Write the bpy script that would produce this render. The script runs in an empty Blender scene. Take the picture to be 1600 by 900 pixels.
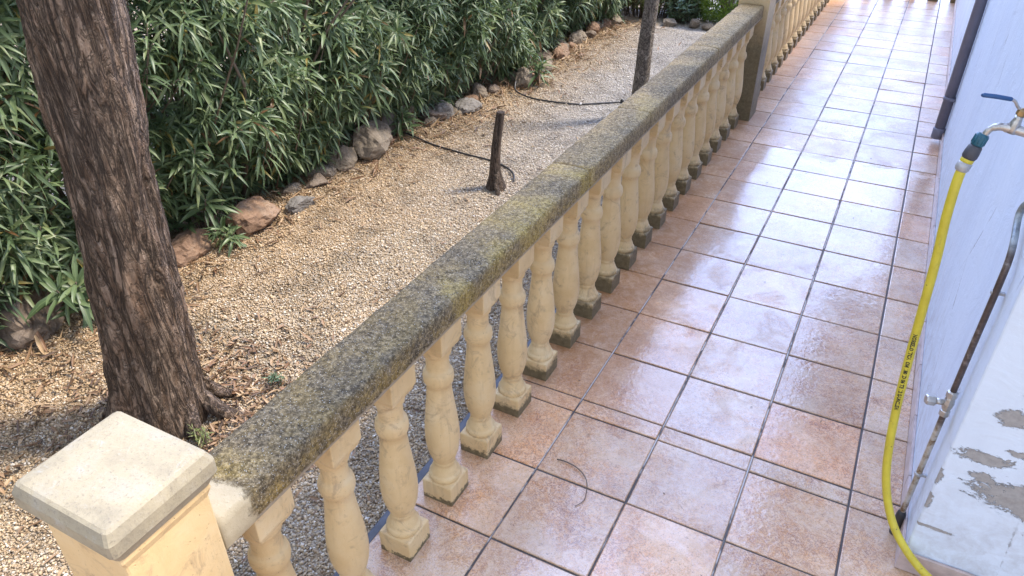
import bpy, math, random
import numpy as np
from mathutils import Vector, noise as mnoise

random.seed(7)
rng = np.random.default_rng(11)
SC = bpy.context.scene
COL = SC.collection

# ------------------------------------------------------------------ camera
cam_d = bpy.data.cameras.new("camera")
cam = bpy.data.objects.new("camera", cam_d)
COL.objects.link(cam)
cam_d.sensor_width = 36.0
cam_d.lens = 1160.5 / 1600 * 36
cam_d.clip_start = 0.02
cam_d.clip_end = 500
cam.location = (0.119, -2.108, 1.975)
cam.rotation_euler = (math.radians(90 - 33.012), 0, math.radians(27.639))
SC.camera = cam

# ------------------------------------------------------------------ sky, sun, exposure
SUN_EL = math.radians(56)
SUN_AZ = math.radians(50)            # from +Y towards +X
SKY_STRENGTH = 0.125
SUN_STRENGTH = 3.4
world = bpy.data.worlds.new("World")
SC.world = world
world.use_nodes = True
wt = world.node_tree
wt.nodes.clear()
w_out = wt.nodes.new("ShaderNodeOutputWorld")
w_bg = wt.nodes.new("ShaderNodeBackground")
w_sky = wt.nodes.new("ShaderNodeTexSky")
w_sky.sky_type = 'NISHITA'
w_sky.sun_disc = False
w_sky.sun_elevation = SUN_EL
w_sky.sun_rotation = SUN_AZ
w_sky.air_density = 1.0
w_sky.dust_density = 1.6
w_sky.ozone_density = 1.2
w_tc = wt.nodes.new("ShaderNodeTexCoord")
w_map = wt.nodes.new("ShaderNodeMapping")
w_map.inputs['Scale'].default_value = (1.0, 1.0, 2.2)
w_n = wt.nodes.new("ShaderNodeTexNoise")
w_n.inputs['Scale'].default_value = 2.1
w_n.inputs['Detail'].default_value = 6
w_r = wt.nodes.new("ShaderNodeValToRGB")
w_r.color_ramp.elements[0].position = 0.36
w_r.color_ramp.elements[1].position = 0.66
w_mix = wt.nodes.new("ShaderNodeMixRGB")
w_mix.inputs['Color2'].default_value = (9.0, 9.7, 11.6, 1)
wt.links.new(w_tc.outputs['Generated'], w_map.inputs['Vector'])
wt.links.new(w_map.outputs['Vector'], w_n.inputs['Vector'])
wt.links.new(w_n.outputs['Fac'], w_r.inputs['Fac'])
wt.links.new(w_r.outputs['Color'], w_mix.inputs['Fac'])
wt.links.new(w_sky.outputs['Color'], w_mix.inputs['Color1'])
# bright patch added to the sky ahead to strengthen tile reflections and fill
w_dir = wt.nodes.new("ShaderNodeVectorMath")
w_dir.operation = 'DOT_PRODUCT'
w_dir.inputs[1].default_value = (-0.24 * 0.77, 0.97 * 0.77, 0.64)
wt.links.new(w_tc.outputs['Generated'], w_dir.inputs[0])
w_rng = wt.nodes.new("ShaderNodeMapRange")
w_rng.interpolation_type = 'SMOOTHSTEP'
w_rng.inputs['From Min'].default_value = 0.52
w_rng.inputs['From Max'].default_value = 0.97
wt.links.new(w_dir.outputs['Value'], w_rng.inputs['Value'])
w_n2 = wt.nodes.new("ShaderNodeTexNoise")
w_n2.inputs['Scale'].default_value = 3.0
w_n2.inputs['Detail'].default_value = 5
wt.links.new(w_tc.outputs['Generated'], w_n2.inputs['Vector'])
w_r2 = wt.nodes.new("ShaderNodeMapRange")
w_r2.inputs['From Min'].default_value = 0.3
w_r2.inputs['From Max'].default_value = 0.6
w_r2.inputs['To Min'].default_value = 0.6
wt.links.new(w_n2.outputs['Fac'], w_r2.inputs['Value'])
w_mul = wt.nodes.new("ShaderNodeMath")
w_mul.operation = 'MULTIPLY'
wt.links.new(w_rng.outputs['Result'], w_mul.inputs[0])
wt.links.new(w_r2.outputs['Result'], w_mul.inputs[1])
w_mix2 = wt.nodes.new("ShaderNodeMixRGB")
w_mix2.inputs['Color2'].default_value = (13.0, 17.5, 31.0, 1)
wt.links.new(w_mul.outputs['Value'], w_mix2.inputs['Fac'])
wt.links.new(w_mix.outputs['Color'], w_mix2.inputs['Color1'])
wt.links.new(w_mix2.outputs['Color'], w_bg.inputs['Color'])
w_bg.inputs['Strength'].default_value = SKY_STRENGTH
wt.links.new(w_bg.outputs['Background'], w_out.inputs['Surface'])

sun_d = bpy.data.lights.new("sun", 'SUN')
sun_d.energy = SUN_STRENGTH
sun_d.angle = math.radians(9)
sun_d.color = (1.0, 0.90, 0.76)
sun = bpy.data.objects.new("sun", sun_d)
COL.objects.link(sun)
sdir = Vector((math.sin(SUN_AZ) * math.cos(SUN_EL), math.cos(SUN_AZ) * math.cos(SUN_EL), math.sin(SUN_EL)))
sun.rotation_euler = (-sdir).to_track_quat('-Z', 'Y').to_euler()
sun.location = (4, 4, 8)

SC.view_settings.view_transform = 'Standard'
SC.view_settings.look = 'None'
SC.view_settings.exposure = 0.90
SC.view_settings.gamma = 1.0
SC.view_settings.use_curve_mapping = False

# ------------------------------------------------------------------ helpers
class NT:
    """small node-graph helper"""
    def __init__(s, name):
        s.m = bpy.data.materials.new(name)
        s.m.use_nodes = True
        s.t = s.m.node_tree
        s.b = s.t.nodes['Principled BSDF']
        s.out = s.t.nodes['Material Output']
    def n(s, typ, **kw):
        nd = s.t.nodes.new(typ)
        for k, v in kw.items():
            setattr(nd, k, v)
        return nd
    def l(s, a, b):
        s.t.links.new(a, b)
    def setin(s, sock, v):
        if hasattr(v, 'is_output') or isinstance(v, bpy.types.NodeSocket):
            s.l(v, sock)
        else:
            sock.default_value = v
    def pos(s, scale=(1, 1, 1), obj=False, loc=(0, 0, 0)):
        if obj:
            src = s.n('ShaderNodeTexCoord').outputs['Object']
        else:
            src = s.n('ShaderNodeNewGeometry').outputs['Position']
        mp = s.n('ShaderNodeMapping')
        mp.inputs['Scale'].default_value = scale
        mp.inputs['Location'].default_value = loc
        s.l(src, mp.inputs['Vector'])
        return mp.outputs['Vector']
    def noise(s, vec, scale, detail=4, rough=0.55, dist=0.0):
        nd = s.n('ShaderNodeTexNoise')
        s.l(vec, nd.inputs['Vector'])
        nd.inputs['Scale'].default_value = scale
        nd.inputs['Detail'].default_value = detail
        nd.inputs['Roughness'].default_value = rough
        nd.inputs['Distortion'].default_value = dist
        return nd.outputs['Fac']
    def voro(s, vec, scale, feature='F1', out='Distance', rnd=1.0):
        nd = s.n('ShaderNodeTexVoronoi', feature=feature)
        s.l(vec, nd.inputs['Vector'])
        nd.inputs['Scale'].default_value = scale
        nd.inputs['Randomness'].default_value = rnd
        return nd.outputs[out]
    def ramp(s, fac, stops, interp='LINEAR'):
        nd = s.n('ShaderNodeValToRGB')
        cr = nd.color_ramp
        cr.interpolation = interp
        while len(cr.elements) < len(stops):
            cr.elements.new(0.5)
        for e, (p, c) in zip(cr.elements, stops):
            e.position = p
            if not hasattr(c, '__len__'):
                c = (c, c, c)
            e.color = (c[0], c[1], c[2], 1)
        s.setin(nd.inputs['Fac'], fac)
        return nd.outputs['Color']
    def mix(s, fac, a, b, mode='MIX'):
        nd = s.n('ShaderNodeMixRGB', blend_type=mode)
        s.setin(nd.inputs['Fac'], fac)
        for sock, v in ((nd.inputs['Color1'], a), (nd.inputs['Color2'], b)):
            if isinstance(v, tuple):
                v = (v[0], v[1], v[2], 1)
            s.setin(sock, v)
        return nd.outputs['Color']
    def math(s, op, a, b=None, c=None, clamp=False):
        nd = s.n('ShaderNodeMath', operation=op, use_clamp=clamp)
        s.setin(nd.inputs[0], a)
        if b is not None:
            s.setin(nd.inputs[1], b)
        if c is not None:
            s.setin(nd.inputs[2], c)
        return nd.outputs[0]
    def sep(s, vec):
        nd = s.n('ShaderNodeSeparateXYZ')
        s.l(vec, nd.inputs[0])
        return nd.outputs
    def maprange(s, v, a, b, c=0.0, d=1.0):
        nd = s.n('ShaderNodeMapRange', interpolation_type='SMOOTHSTEP')
        s.setin(nd.inputs['Value'], v)
        nd.inputs['From Min'].default_value = a
        nd.inputs['From Max'].default_value = b
        nd.inputs['To Min'].default_value = c
        nd.inputs['To Max'].default_value = d
        return nd.outputs['Result']
    def island(s):
        return s.n('ShaderNodeNewGeometry').outputs['Random Per Island']
    def bump(s, h, strength=0.5, dist=0.01, to='Normal', prev=None):
        nd = s.n('ShaderNodeBump')
        nd.inputs['Strength'].default_value = strength
        nd.inputs['Distance'].default_value = dist
        s.l(h, nd.inputs['Height'])
        if prev is not None:
            s.l(prev, nd.inputs['Normal'])
        if to:
            s.l(nd.outputs['Normal'], s.b.inputs[to])
        return nd.outputs['Normal']
    def base(s, c):
        if isinstance(c, tuple):
            c = (c[0], c[1], c[2], 1)
        s.setin(s.b.inputs['Base Color'], c)
    def rough(s, v):
        s.setin(s.b.inputs['Roughness'], v)


def new_mesh(name, V, F, smooth=False):
    """V (n,3) array, F list of faces or (m,k) array"""
    me = bpy.data.meshes.new(name)
    V = np.asarray(V, dtype=np.float32)
    if isinstance(F, np.ndarray):
        k = F.shape[1]
        me.vertices.add(len(V))
        me.vertices.foreach_set('co', V.ravel())
        me.loops.add(F.size)
        me.loops.foreach_set('vertex_index', F.astype(np.int32).ravel())
        me.polygons.add(len(F))
        me.polygons.foreach_set('loop_start', np.arange(0, F.size, k, dtype=np.int32))
        me.polygons.foreach_set('loop_total', np.full(len(F), k, dtype=np.int32))
        me.update(calc_edges=True)
    else:
        me.from_pydata([tuple(map(float, v)) for v in V], [], [tuple(map(int, f)) for f in F])
        me.update()
    me.validate()
    if smooth:
        me.polygons.foreach_set('use_smooth', np.ones(len(me.polygons), dtype=bool))
    return me


def wloc(o):
    v = Vector((0, 0, 0))
    while o is not None:
        v = v + Vector(o.location)
        o = o.parent
    return v


class MB:
    """collects world-space geometry, built as ONE mesh object"""
    def __init__(s):
        s.V = []
        s.F = []
        s.S = []
    def add(s, V, F, smooth=False):
        o = len(s.V)
        s.V.extend([tuple(map(float, v)) for v in V])
        s.F.extend([tuple(int(i) + o for i in f) for f in F])
        s.S.extend([smooth] * len(F))
        return s
    def box(s, a, b, bev=0.0):
        (x0, y0, z0), (x1, y1, z1) = a, b
        if bev <= 0:
            V = [(x0, y0, z0), (x1, y0, z0), (x1, y1, z0), (x0, y1, z0), (x0, y0, z1), (x1, y0, z1), (x1, y1, z1), (x0, y1, z1)]
            F = [(0, 3, 2, 1), (4, 5, 6, 7), (0, 1, 5, 4), (1, 2, 6, 5), (2, 3, 7, 6), (3, 0, 4, 7)]
            return s.add(V, F)
        return s.loft_rect([((x0 + x1) / 2, (y0 + y1) / 2)] * 4,
                           [((x1 - x0) / 2 - bev, (y1 - y0) / 2 - bev, z0), ((x1 - x0) / 2, (y1 - y0) / 2, z0 + bev),
                            ((x1 - x0) / 2, (y1 - y0) / 2, z1 - bev), ((x1 - x0) / 2 - bev, (y1 - y0) / 2 - bev, z1)], bev)
    def loft_rect(s, cs, secs, r=0.004, smooth=False):
        """stack of rounded rectangles (hx, hy, z)"""
        V = []
        F = []
        n = 12
        for (cx, cy), (hx, hy, z) in zip(cs, secs):
            rr = min(r, hx * .9, hy * .9)
            for qx, qy, a0 in ((1, 1, 0), (-1, 1, 90), (-1, -1, 180), (1, -1, 270)):
                for k in range(3):
                    a = math.radians(a0 + 45 * k)
                    V.append((cx + qx * (hx - rr) + rr * math.cos(a), cy + qy * (hy - rr) + rr * math.sin(a), z))
        m = len(secs)
        for i in range(m - 1):
            for j in range(n):
                F.append((i * n + j, i * n + (j + 1) % n, (i + 1) * n + (j + 1) % n, (i + 1) * n + j))
        F.append(tuple(range(n - 1, -1, -1)))
        F.append(tuple((m - 1) * n + j for j in range(n)))
        return s.add(V, F, smooth)
    def lathe(s, prof, c=(0, 0, 0), n=32, axis=None, cap=True):
        """prof [(r, h)] around axis through c"""
        ax = Vector(axis).normalized() if axis is not None else Vector((0, 0, 1))
        u = ax.orthogonal().normalized()
        v = ax.cross(u)
        c = Vector(c)
        V = []
        F = []
        for r, h in prof:
            for k in range(n):
                a = 2 * math.pi * k / n
                V.append(c + ax * h + u * (r * math.cos(a)) + v * (r * math.sin(a)))
        m = len(prof)
        for i in range(m - 1):
            for j in range(n):
                F.append((i * n + j, i * n + (j + 1) % n, (i + 1) * n + (j + 1) % n, (i + 1) * n + j))
        if cap:
            F.append(tuple(range(n - 1, -1, -1)))
            F.append(tuple((m - 1) * n + j for j in range(n)))
        return s.add(V, F, n > 8)
    def tube(s, pts, rad, n=10, cap=True, smooth=True):
        pts = [Vector(p) for p in pts]
        if not hasattr(rad, '__len__'):
            rad = [rad] * len(pts)
        V = []
        F = []
        u = None
        for i, p in enumerate(pts):
            t = (pts[min(i + 1, len(pts) - 1)] - pts[max(i - 1, 0)]).normalized()
            if u is None:
                u = t.orthogonal().normalized()
            else:
                u = (u - t * u.dot(t)).normalized()
            w = t.cross(u)
            for k in range(n):
                a = 2 * math.pi * k / n
                V.append(p + (u * math.cos(a) + w * math.sin(a)) * rad[i])
        m = len(pts)
        for i in range(m - 1):
            for j in range(n):
                F.append((i * n + j, i * n + (j + 1) % n, (i + 1) * n + (j + 1) % n, (i + 1) * n + j))
        if cap:
            F.append(tuple(range(n - 1, -1, -1)))
            F.append(tuple((m - 1) * n + j for j in range(n)))
        return s.add(V, F, smooth)
    def build(s, name, mat, parent=None, origin=None):
        o0 = wloc(parent) if parent is not None else Vector((0, 0, 0))
        if origin is not None:
            o0 = Vector(origin)
        V = np.array(s.V, dtype=np.float64) - np.array(o0)
        me = new_mesh(name, V, s.F)
        me.polygons.foreach_set('use_smooth', np.array(s.S, dtype=bool))
        return link(name, me, mat, parent, o0 if parent is None else (o0 - wloc(parent)))


def link(name, me, mat, parent=None, loc=(0, 0, 0)):
    o = bpy.data.objects.new(name, me)
    if mat is not None:
        me.materials.append(mat)
    COL.objects.link(o)
    o.location = loc
    if parent is not None:
        o.parent = parent
    return o


def tag(o, label=None, cat=None, group=None, kind=None):
    if label:
        o['label'] = label
    if cat:
        o['category'] = cat
    if group:
        o['group'] = group
    if kind:
        o['kind'] = kind
    return o


def empty(name, loc, label=None, cat=None, group=None):
    o = bpy.data.objects.new(name, None)
    o.empty_display_size = 0.05
    COL.objects.link(o)
    o.location = loc
    return tag(o, label, cat, group)


def smooth_path(pts, n=6):
    """Catmull-Rom"""
    P = [Vector(p) for p in pts]
    P = [P[0] * 2 - P[1]] + P + [P[-1] * 2 - P[-2]]
    out = []
    for i in range(1, len(P) - 2):
        for k in range(n):
            t = k / n
            a, b, c, d = P[i - 1], P[i], P[i + 1], P[i + 2]
            out.append(0.5 * ((2 * b) + (c - a) * t + (2 * a - 5 * b + 4 * c - d) * t * t + (3 * b - a - 3 * c + d) * t ** 3))
    out.append(P[-2])
    return out


# ------------------------------------------------------------------ materials
def mat_gravel(name, sheet):
    m = NT(name)
    p = m.pos()
    xyz = m.sep(p)
    n1 = m.noise(p, 1.3, 4)
    n2 = m.noise(p, 5.0, 5)
    if sheet:
        v = m.n('ShaderNodeTexVoronoi', feature='F1')
        m.l(p, v.inputs['Vector'])
        v.inputs['Scale'].default_value = 140
        sepc = m.n('ShaderNodeSeparateColor')
        m.l(v.outputs['Color'], sepc.inputs[0])
        rnd = sepc.outputs[0]
        dist = v.outputs['Distance']
    else:
        rnd = m.island()
    peb = m.ramp(rnd, [(0.0, (0.13, 0.09, 0.06)), (0.10, (0.33, 0.24, 0.155)), (0.34, (0.48, 0.365, 0.235)), (0.6, (0.57, 0.45, 0.30)),
                       (0.8, (0.40, 0.345, 0.28)), (0.92, (0.66, 0.58, 0.46)), (1.0, (0.76, 0.72, 0.64))])
    # fine tan leaf dust towards the hedge, blue-grey mixed in towards the rail and far end
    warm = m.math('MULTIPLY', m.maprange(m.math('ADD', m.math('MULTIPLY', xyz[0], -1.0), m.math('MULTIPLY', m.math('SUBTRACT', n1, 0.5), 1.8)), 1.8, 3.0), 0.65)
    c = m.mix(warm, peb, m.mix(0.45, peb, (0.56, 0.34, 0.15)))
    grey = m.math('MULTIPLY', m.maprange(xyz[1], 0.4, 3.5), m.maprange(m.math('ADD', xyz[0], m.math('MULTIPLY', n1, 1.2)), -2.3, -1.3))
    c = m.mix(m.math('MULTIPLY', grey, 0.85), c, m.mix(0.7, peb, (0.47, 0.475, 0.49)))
    # damp patches
    damp = m.ramp(n2, [(0.36, 0.55), (0.52, 1.0)])
    c = m.mix(0.6, c, m.mix(1.0, c, damp, 'MULTIPLY'))
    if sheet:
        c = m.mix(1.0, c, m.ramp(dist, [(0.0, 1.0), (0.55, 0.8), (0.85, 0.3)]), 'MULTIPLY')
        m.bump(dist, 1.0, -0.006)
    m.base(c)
    m.rough(0.75)
    m.b.inputs['Specular IOR Level'].default_value = 0.3
    return m.m


def mat_tiles():
    m = NT("terracotta_tile")
    p = m.pos()
    isl = m.island()
    # each tile samples its own part of the clay pattern
    off = m.n('ShaderNodeCombineXYZ')
    m.l(m.math('MULTIPLY', isl, 37.0), off.inputs[0])
    m.l(m.math('MULTIPLY', isl, 91.0), off.inputs[1])
    vadd = m.n('ShaderNodeVectorMath', operation='ADD')
    m.l(p, vadd.inputs[0])
    m.l(off.outputs[0], vadd.inputs[1])
    q = vadd.outputs[0]
    big = m.noise(q, 5.0, 6, 0.65, 0.6)
    mid = m.noise(q, 22, 6, 0.72, 1.2)
    fine = m.noise(q, 95, 4, 0.7, 1.6)
    vein = m.math('ABSOLUTE', m.math('SUBTRACT', m.noise(q, 34, 4, 0.6, 2.2), 0.5))
    vein2 = m.math('ABSOLUTE', m.math('SUBTRACT', m.noise(q, 70, 3, 0.6, 1.6), 0.5))
    c = m.ramp(big, [(0.28, (0.54, 0.265, 0.095)), (0.45, (0.68, 0.395, 0.18)), (0.64, (0.68, 0.50, 0.315))])
    c = m.mix(m.ramp(mid, [(0.44, 0.0), (0.60, 0.7)]), c, (0.77, 0.61, 0.43))
    c = m.mix(m.math('MULTIPLY', m.ramp(vein, [(0.015, 0.95), (0.055, 0.0)]), m.ramp(big, [(0.35, 1.0), (0.62, 0.25)])), c, (0.29, 0.125, 0.065))
    c = m.mix(m.ramp(vein2, [(0.008, 0.65), (0.035, 0.0)]), c, (0.70, 0.61, 0.54))
    c = m.mix(m.ramp(fine, [(0.32, 0.8), (0.43, 0.0)]), c, (0.20, 0.10, 0.06))
    tint = m.ramp(isl, [(0.0, (0.84, 0.74, 0.67)), (0.3, (1.0, 0.96, 0.97)), (0.55, (1.06, 0.90, 0.78)), (0.8, (0.90, 0.91, 0.96)), (1.0, (1.06, 0.82, 0.66))])
    c = m.mix(1.0, c, tint, 'MULTIPLY')
    # dirt grows towards the balustrade
    xyz = m.sep(p)
    dn = m.noise(p, 7, 5, 0.65)
    dirt = m.maprange(m.math('ADD', m.math('MULTIPLY', xyz[0], -1.0), m.math('MULTIPLY', m.math('SUBTRACT', dn, 0.5), 0.9)), 0.30, 0.85)
    dirt = m.math('MULTIPLY', dirt, m.math('MULTIPLY', m.maprange(xyz[1], -0.3, 0.4), m.maprange(xyz[1], 4.5, 2.0, 0.35, 1.0)))
    dirt = m.math('MULTIPLY', dirt, m.ramp(mid, [(0.35, 1.0), (0.65, 0.45)]))
    c = m.mix(m.math('MULTIPLY', dirt, 0.9), c, (0.38, 0.175, 0.055))
    # water film
    wet_n = m.noise(p, 2.3, 5, 0.6, 0.4)
    wet = m.maprange(wet_n, 0.38, 0.56)
    rag = m.noise(p, 4.5, 6, 0.7, 0.5)
    far_dry = m.maprange(m.math('ADD', xyz[1], m.math('MULTIPLY', m.math('SUBTRACT', rag, 0.5), 1.1)), 2.92, 3.02)
    soaked = m.maprange(m.math('ADD', xyz[1], m.math('MULTIPLY', m.math('SUBTRACT', rag, 0.5), 1.5)), 1.2, 1.7)
    film = m.math('MULTIPLY', m.math('MAXIMUM', m.math('MULTIPLY', wet, 0.8), soaked), m.math('SUBTRACT', 1.0, far_dry))
    c = m.mix(m.math('MULTIPLY', wet, 0.22), c, (0.20, 0.13, 0.10))
    m.base(c)
    m.rough(0.38)
    m.b.inputs['Specular IOR Level'].default_value = 0.35
    damp_n = m.noise(p, 3.4, 6, 0.68, 0.8)
    m.setin(m.b.inputs['Coat Weight'], m.math('MAXIMUM', m.ramp(damp_n, [(0.40, 0.40), (0.50, 1.0)]), soaked))
    dry_edge = m.maprange(m.math('ADD', xyz[0], m.math('MULTIPLY', m.math('SUBTRACT', damp_n, 0.5), 0.5)), -0.68, -0.45, 0.25, 1.0)
    m.setin(m.b.inputs['Coat Weight'], m.math('MULTIPLY', m.b.inputs['Coat Weight'].links[0].from_socket, dry_edge))
    m.b.inputs['Coat IOR'].default_value = 1.55
    m.setin(m.b.inputs['Coat Roughness'], m.math('ADD', 0.055, m.math('MULTIPLY', m.math('SUBTRACT', 1.0, film), m.math('ADD', m.ramp(damp_n, [(0.42, 0.26), (0.52, 0.06)]), m.math('MULTIPLY', far_dry, 0.26)))))
    nb = m.bump(m.math('ADD', m.math('MULTIPLY', mid, 0.7), m.math('MULTIPLY', fine, 0.35)), 0.18, 0.004, 'Normal')
    rip = m.math('ADD', m.noise(p, 42, 3, 0.55, 0.6), m.math('MULTIPLY', m.noise(p, 6, 2), 0.6))
    near = m.maprange(xyz[1], 1.6, 3.0, 1.0, 0.35)
    m.bump(m.math('MULTIPLY', rip, near), 0.20, 0.005, 'Coat Normal')
    return m.m


def mat_simple(name, col, rough=0.6, metal=0.0, spec=0.5, var=0.15, vscale=30, bump=0.0, bscale=120, obj=True):
    m = NT(name)
    p = m.pos(obj=obj)
    n = m.noise(p, vscale, 5, 0.6)
    d = tuple(c * (1 - var) for c in col)
    u = tuple(min(1, c * (1 + var)) for c in col)
    m.base(m.ramp(n, [(0.3, d), (0.7, u)]))
    m.rough(rough)
    m.b.inputs['Metallic'].default_value = metal
    m.b.inputs['Specular IOR Level'].default_value = spec
    if bump > 0:
        m.bump(m.noise(p, bscale, 5, 0.65), bump, 0.003)
    return m.m


def mat_stone():
    """cast cream sandstone of balusters and posts, with green-black mould creeping up from the wet floor"""
    m = NT("cast_sandstone")
    p = m.pos()
    xyz = m.sep(p)
    oi = m.n('ShaderNodeObjectInfo').outputs['Random']
    n1 = m.noise(p, 9, 5, 0.6)
    n2 = m.noise(p, 60, 5, 0.7)
    c = m.ramp(n1, [(0.25, (0.62, 0.43, 0.205)), (0.5, (0.71, 0.52, 0.275)), (0.75, (0.74, 0.59, 0.365))])
    c = m.mix(m.ramp(n2, [(0.62, 0.0), (0.76, 0.35)]), c, (0.42, 0.30, 0.18))
    c = m.mix(m.math('MULTIPLY', oi, 0.25), c, (0.62, 0.44, 0.22))
    # stained patches and pits
    st = m.noise(p, 14, 6, 0.75, 1.2)
    c = m.mix(m.ramp(st, [(0.54, 0.0), (0.66, 0.7)]), c, (0.41, 0.29, 0.17))
    drip = m.noise(m.pos((42, 42, 3.0)), 1.0, 4, 0.6)
    c = m.mix(m.math('MULTIPLY', m.ramp(drip, [(0.55, 0.0), (0.70, 0.45)]), m.ramp(n1, [(0.35, 0.2), (0.6, 1.0)])), c, (0.44, 0.31, 0.17))
    pit = m.voro(p, 75)
    c = m.mix(m.math('MULTIPLY', m.ramp(pit, [(0.06, 0.8), (0.12, 0.0)]), m.ramp(n2, [(0.45, 0.0), (0.6, 1.0)])), c, (0.20, 0.13, 0.07))
    # mould at the foot: higher farther along the wet walkway
    top = m.maprange(xyz[1], -1.0, 1.1, 0.018, 0.118)
    # the dividing post's front is filthy to knee height
    pf = m.math('MULTIPLY', m.maprange(xyz[1], 3.405, 3.415), m.maprange(xyz[1], 3.66, 3.65))
    top = m.math('ADD', top, m.math('MULTIPLY', pf, 0.75))
    mould_n = m.noise(p, 45, 5, 0.75)
    lim = m.math('ADD', xyz[2], m.math('MULTIPLY', m.math('SUBTRACT', mould_n, 0.5), 0.09))
    mould = m.math('SUBTRACT', 1.0, m.math('DIVIDE', lim, top), clamp=True)
    c = m.mix(m.math('MULTIPLY', m.ramp(mould, [(0.0, 0.0), (0.4, 1.0)]), 0.88), c, m.ramp(mould_n, [(0.35, (0.05, 0.045, 0.025)), (0.7, (0.17, 0.14, 0.085))]))
    m.base(c)
    m.rough(m.ramp(n1, [(0.3, 0.42), (0.7, 0.62)]))
    m.b.inputs['Specular IOR Level'].default_value = 0.35
    h = m.math('ADD', m.math('MULTIPLY', n2, 0.5), m.math('MULTIPLY', st, 0.9))
    h = m.math('SUBTRACT', h, m.ramp(pit, [(0.05, 0.6), (0.14, 0.0)]))
    m.bump(h, 0.55, 0.004)
    return m.m


def mat_cap():
    m = NT("pale_cast_stone")
    p = m.pos()
    n1 = m.noise(p, 12, 6, 0.65)
    n2 = m.noise(p, 150, 4, 0.7)
    n3 = m.noise(p, 26, 5, 0.8, 0.6)
    c = m.ramp(n1, [(0.3, (0.26, 0.225, 0.16)), (0.5, (0.35, 0.30, 0.205)), (0.72, (0.35, 0.32, 0.26))])
    c = m.mix(m.ramp(n2, [(0.56, 0.0), (0.68, 0.7)]), c, (0.19, 0.16, 0.12))
    c = m.mix(m.ramp(m.noise(p, 34, 5, 0.8, 0.8), [(0.60, 0.0), (0.68, 0.6)]), c, (0.26, 0.22, 0.15))
    c = m.mix(m.ramp(n3, [(0.58, 0.0), (0.72, 0.45)]), c, (0.42, 0.43, 0.42))
    m.base(c)
    m.rough(0.8)
    m.bump(m.math('ADD', n2, m.math('MULTIPLY', n3, 0.7)), 0.45, 0.003)
    return m.m


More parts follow.
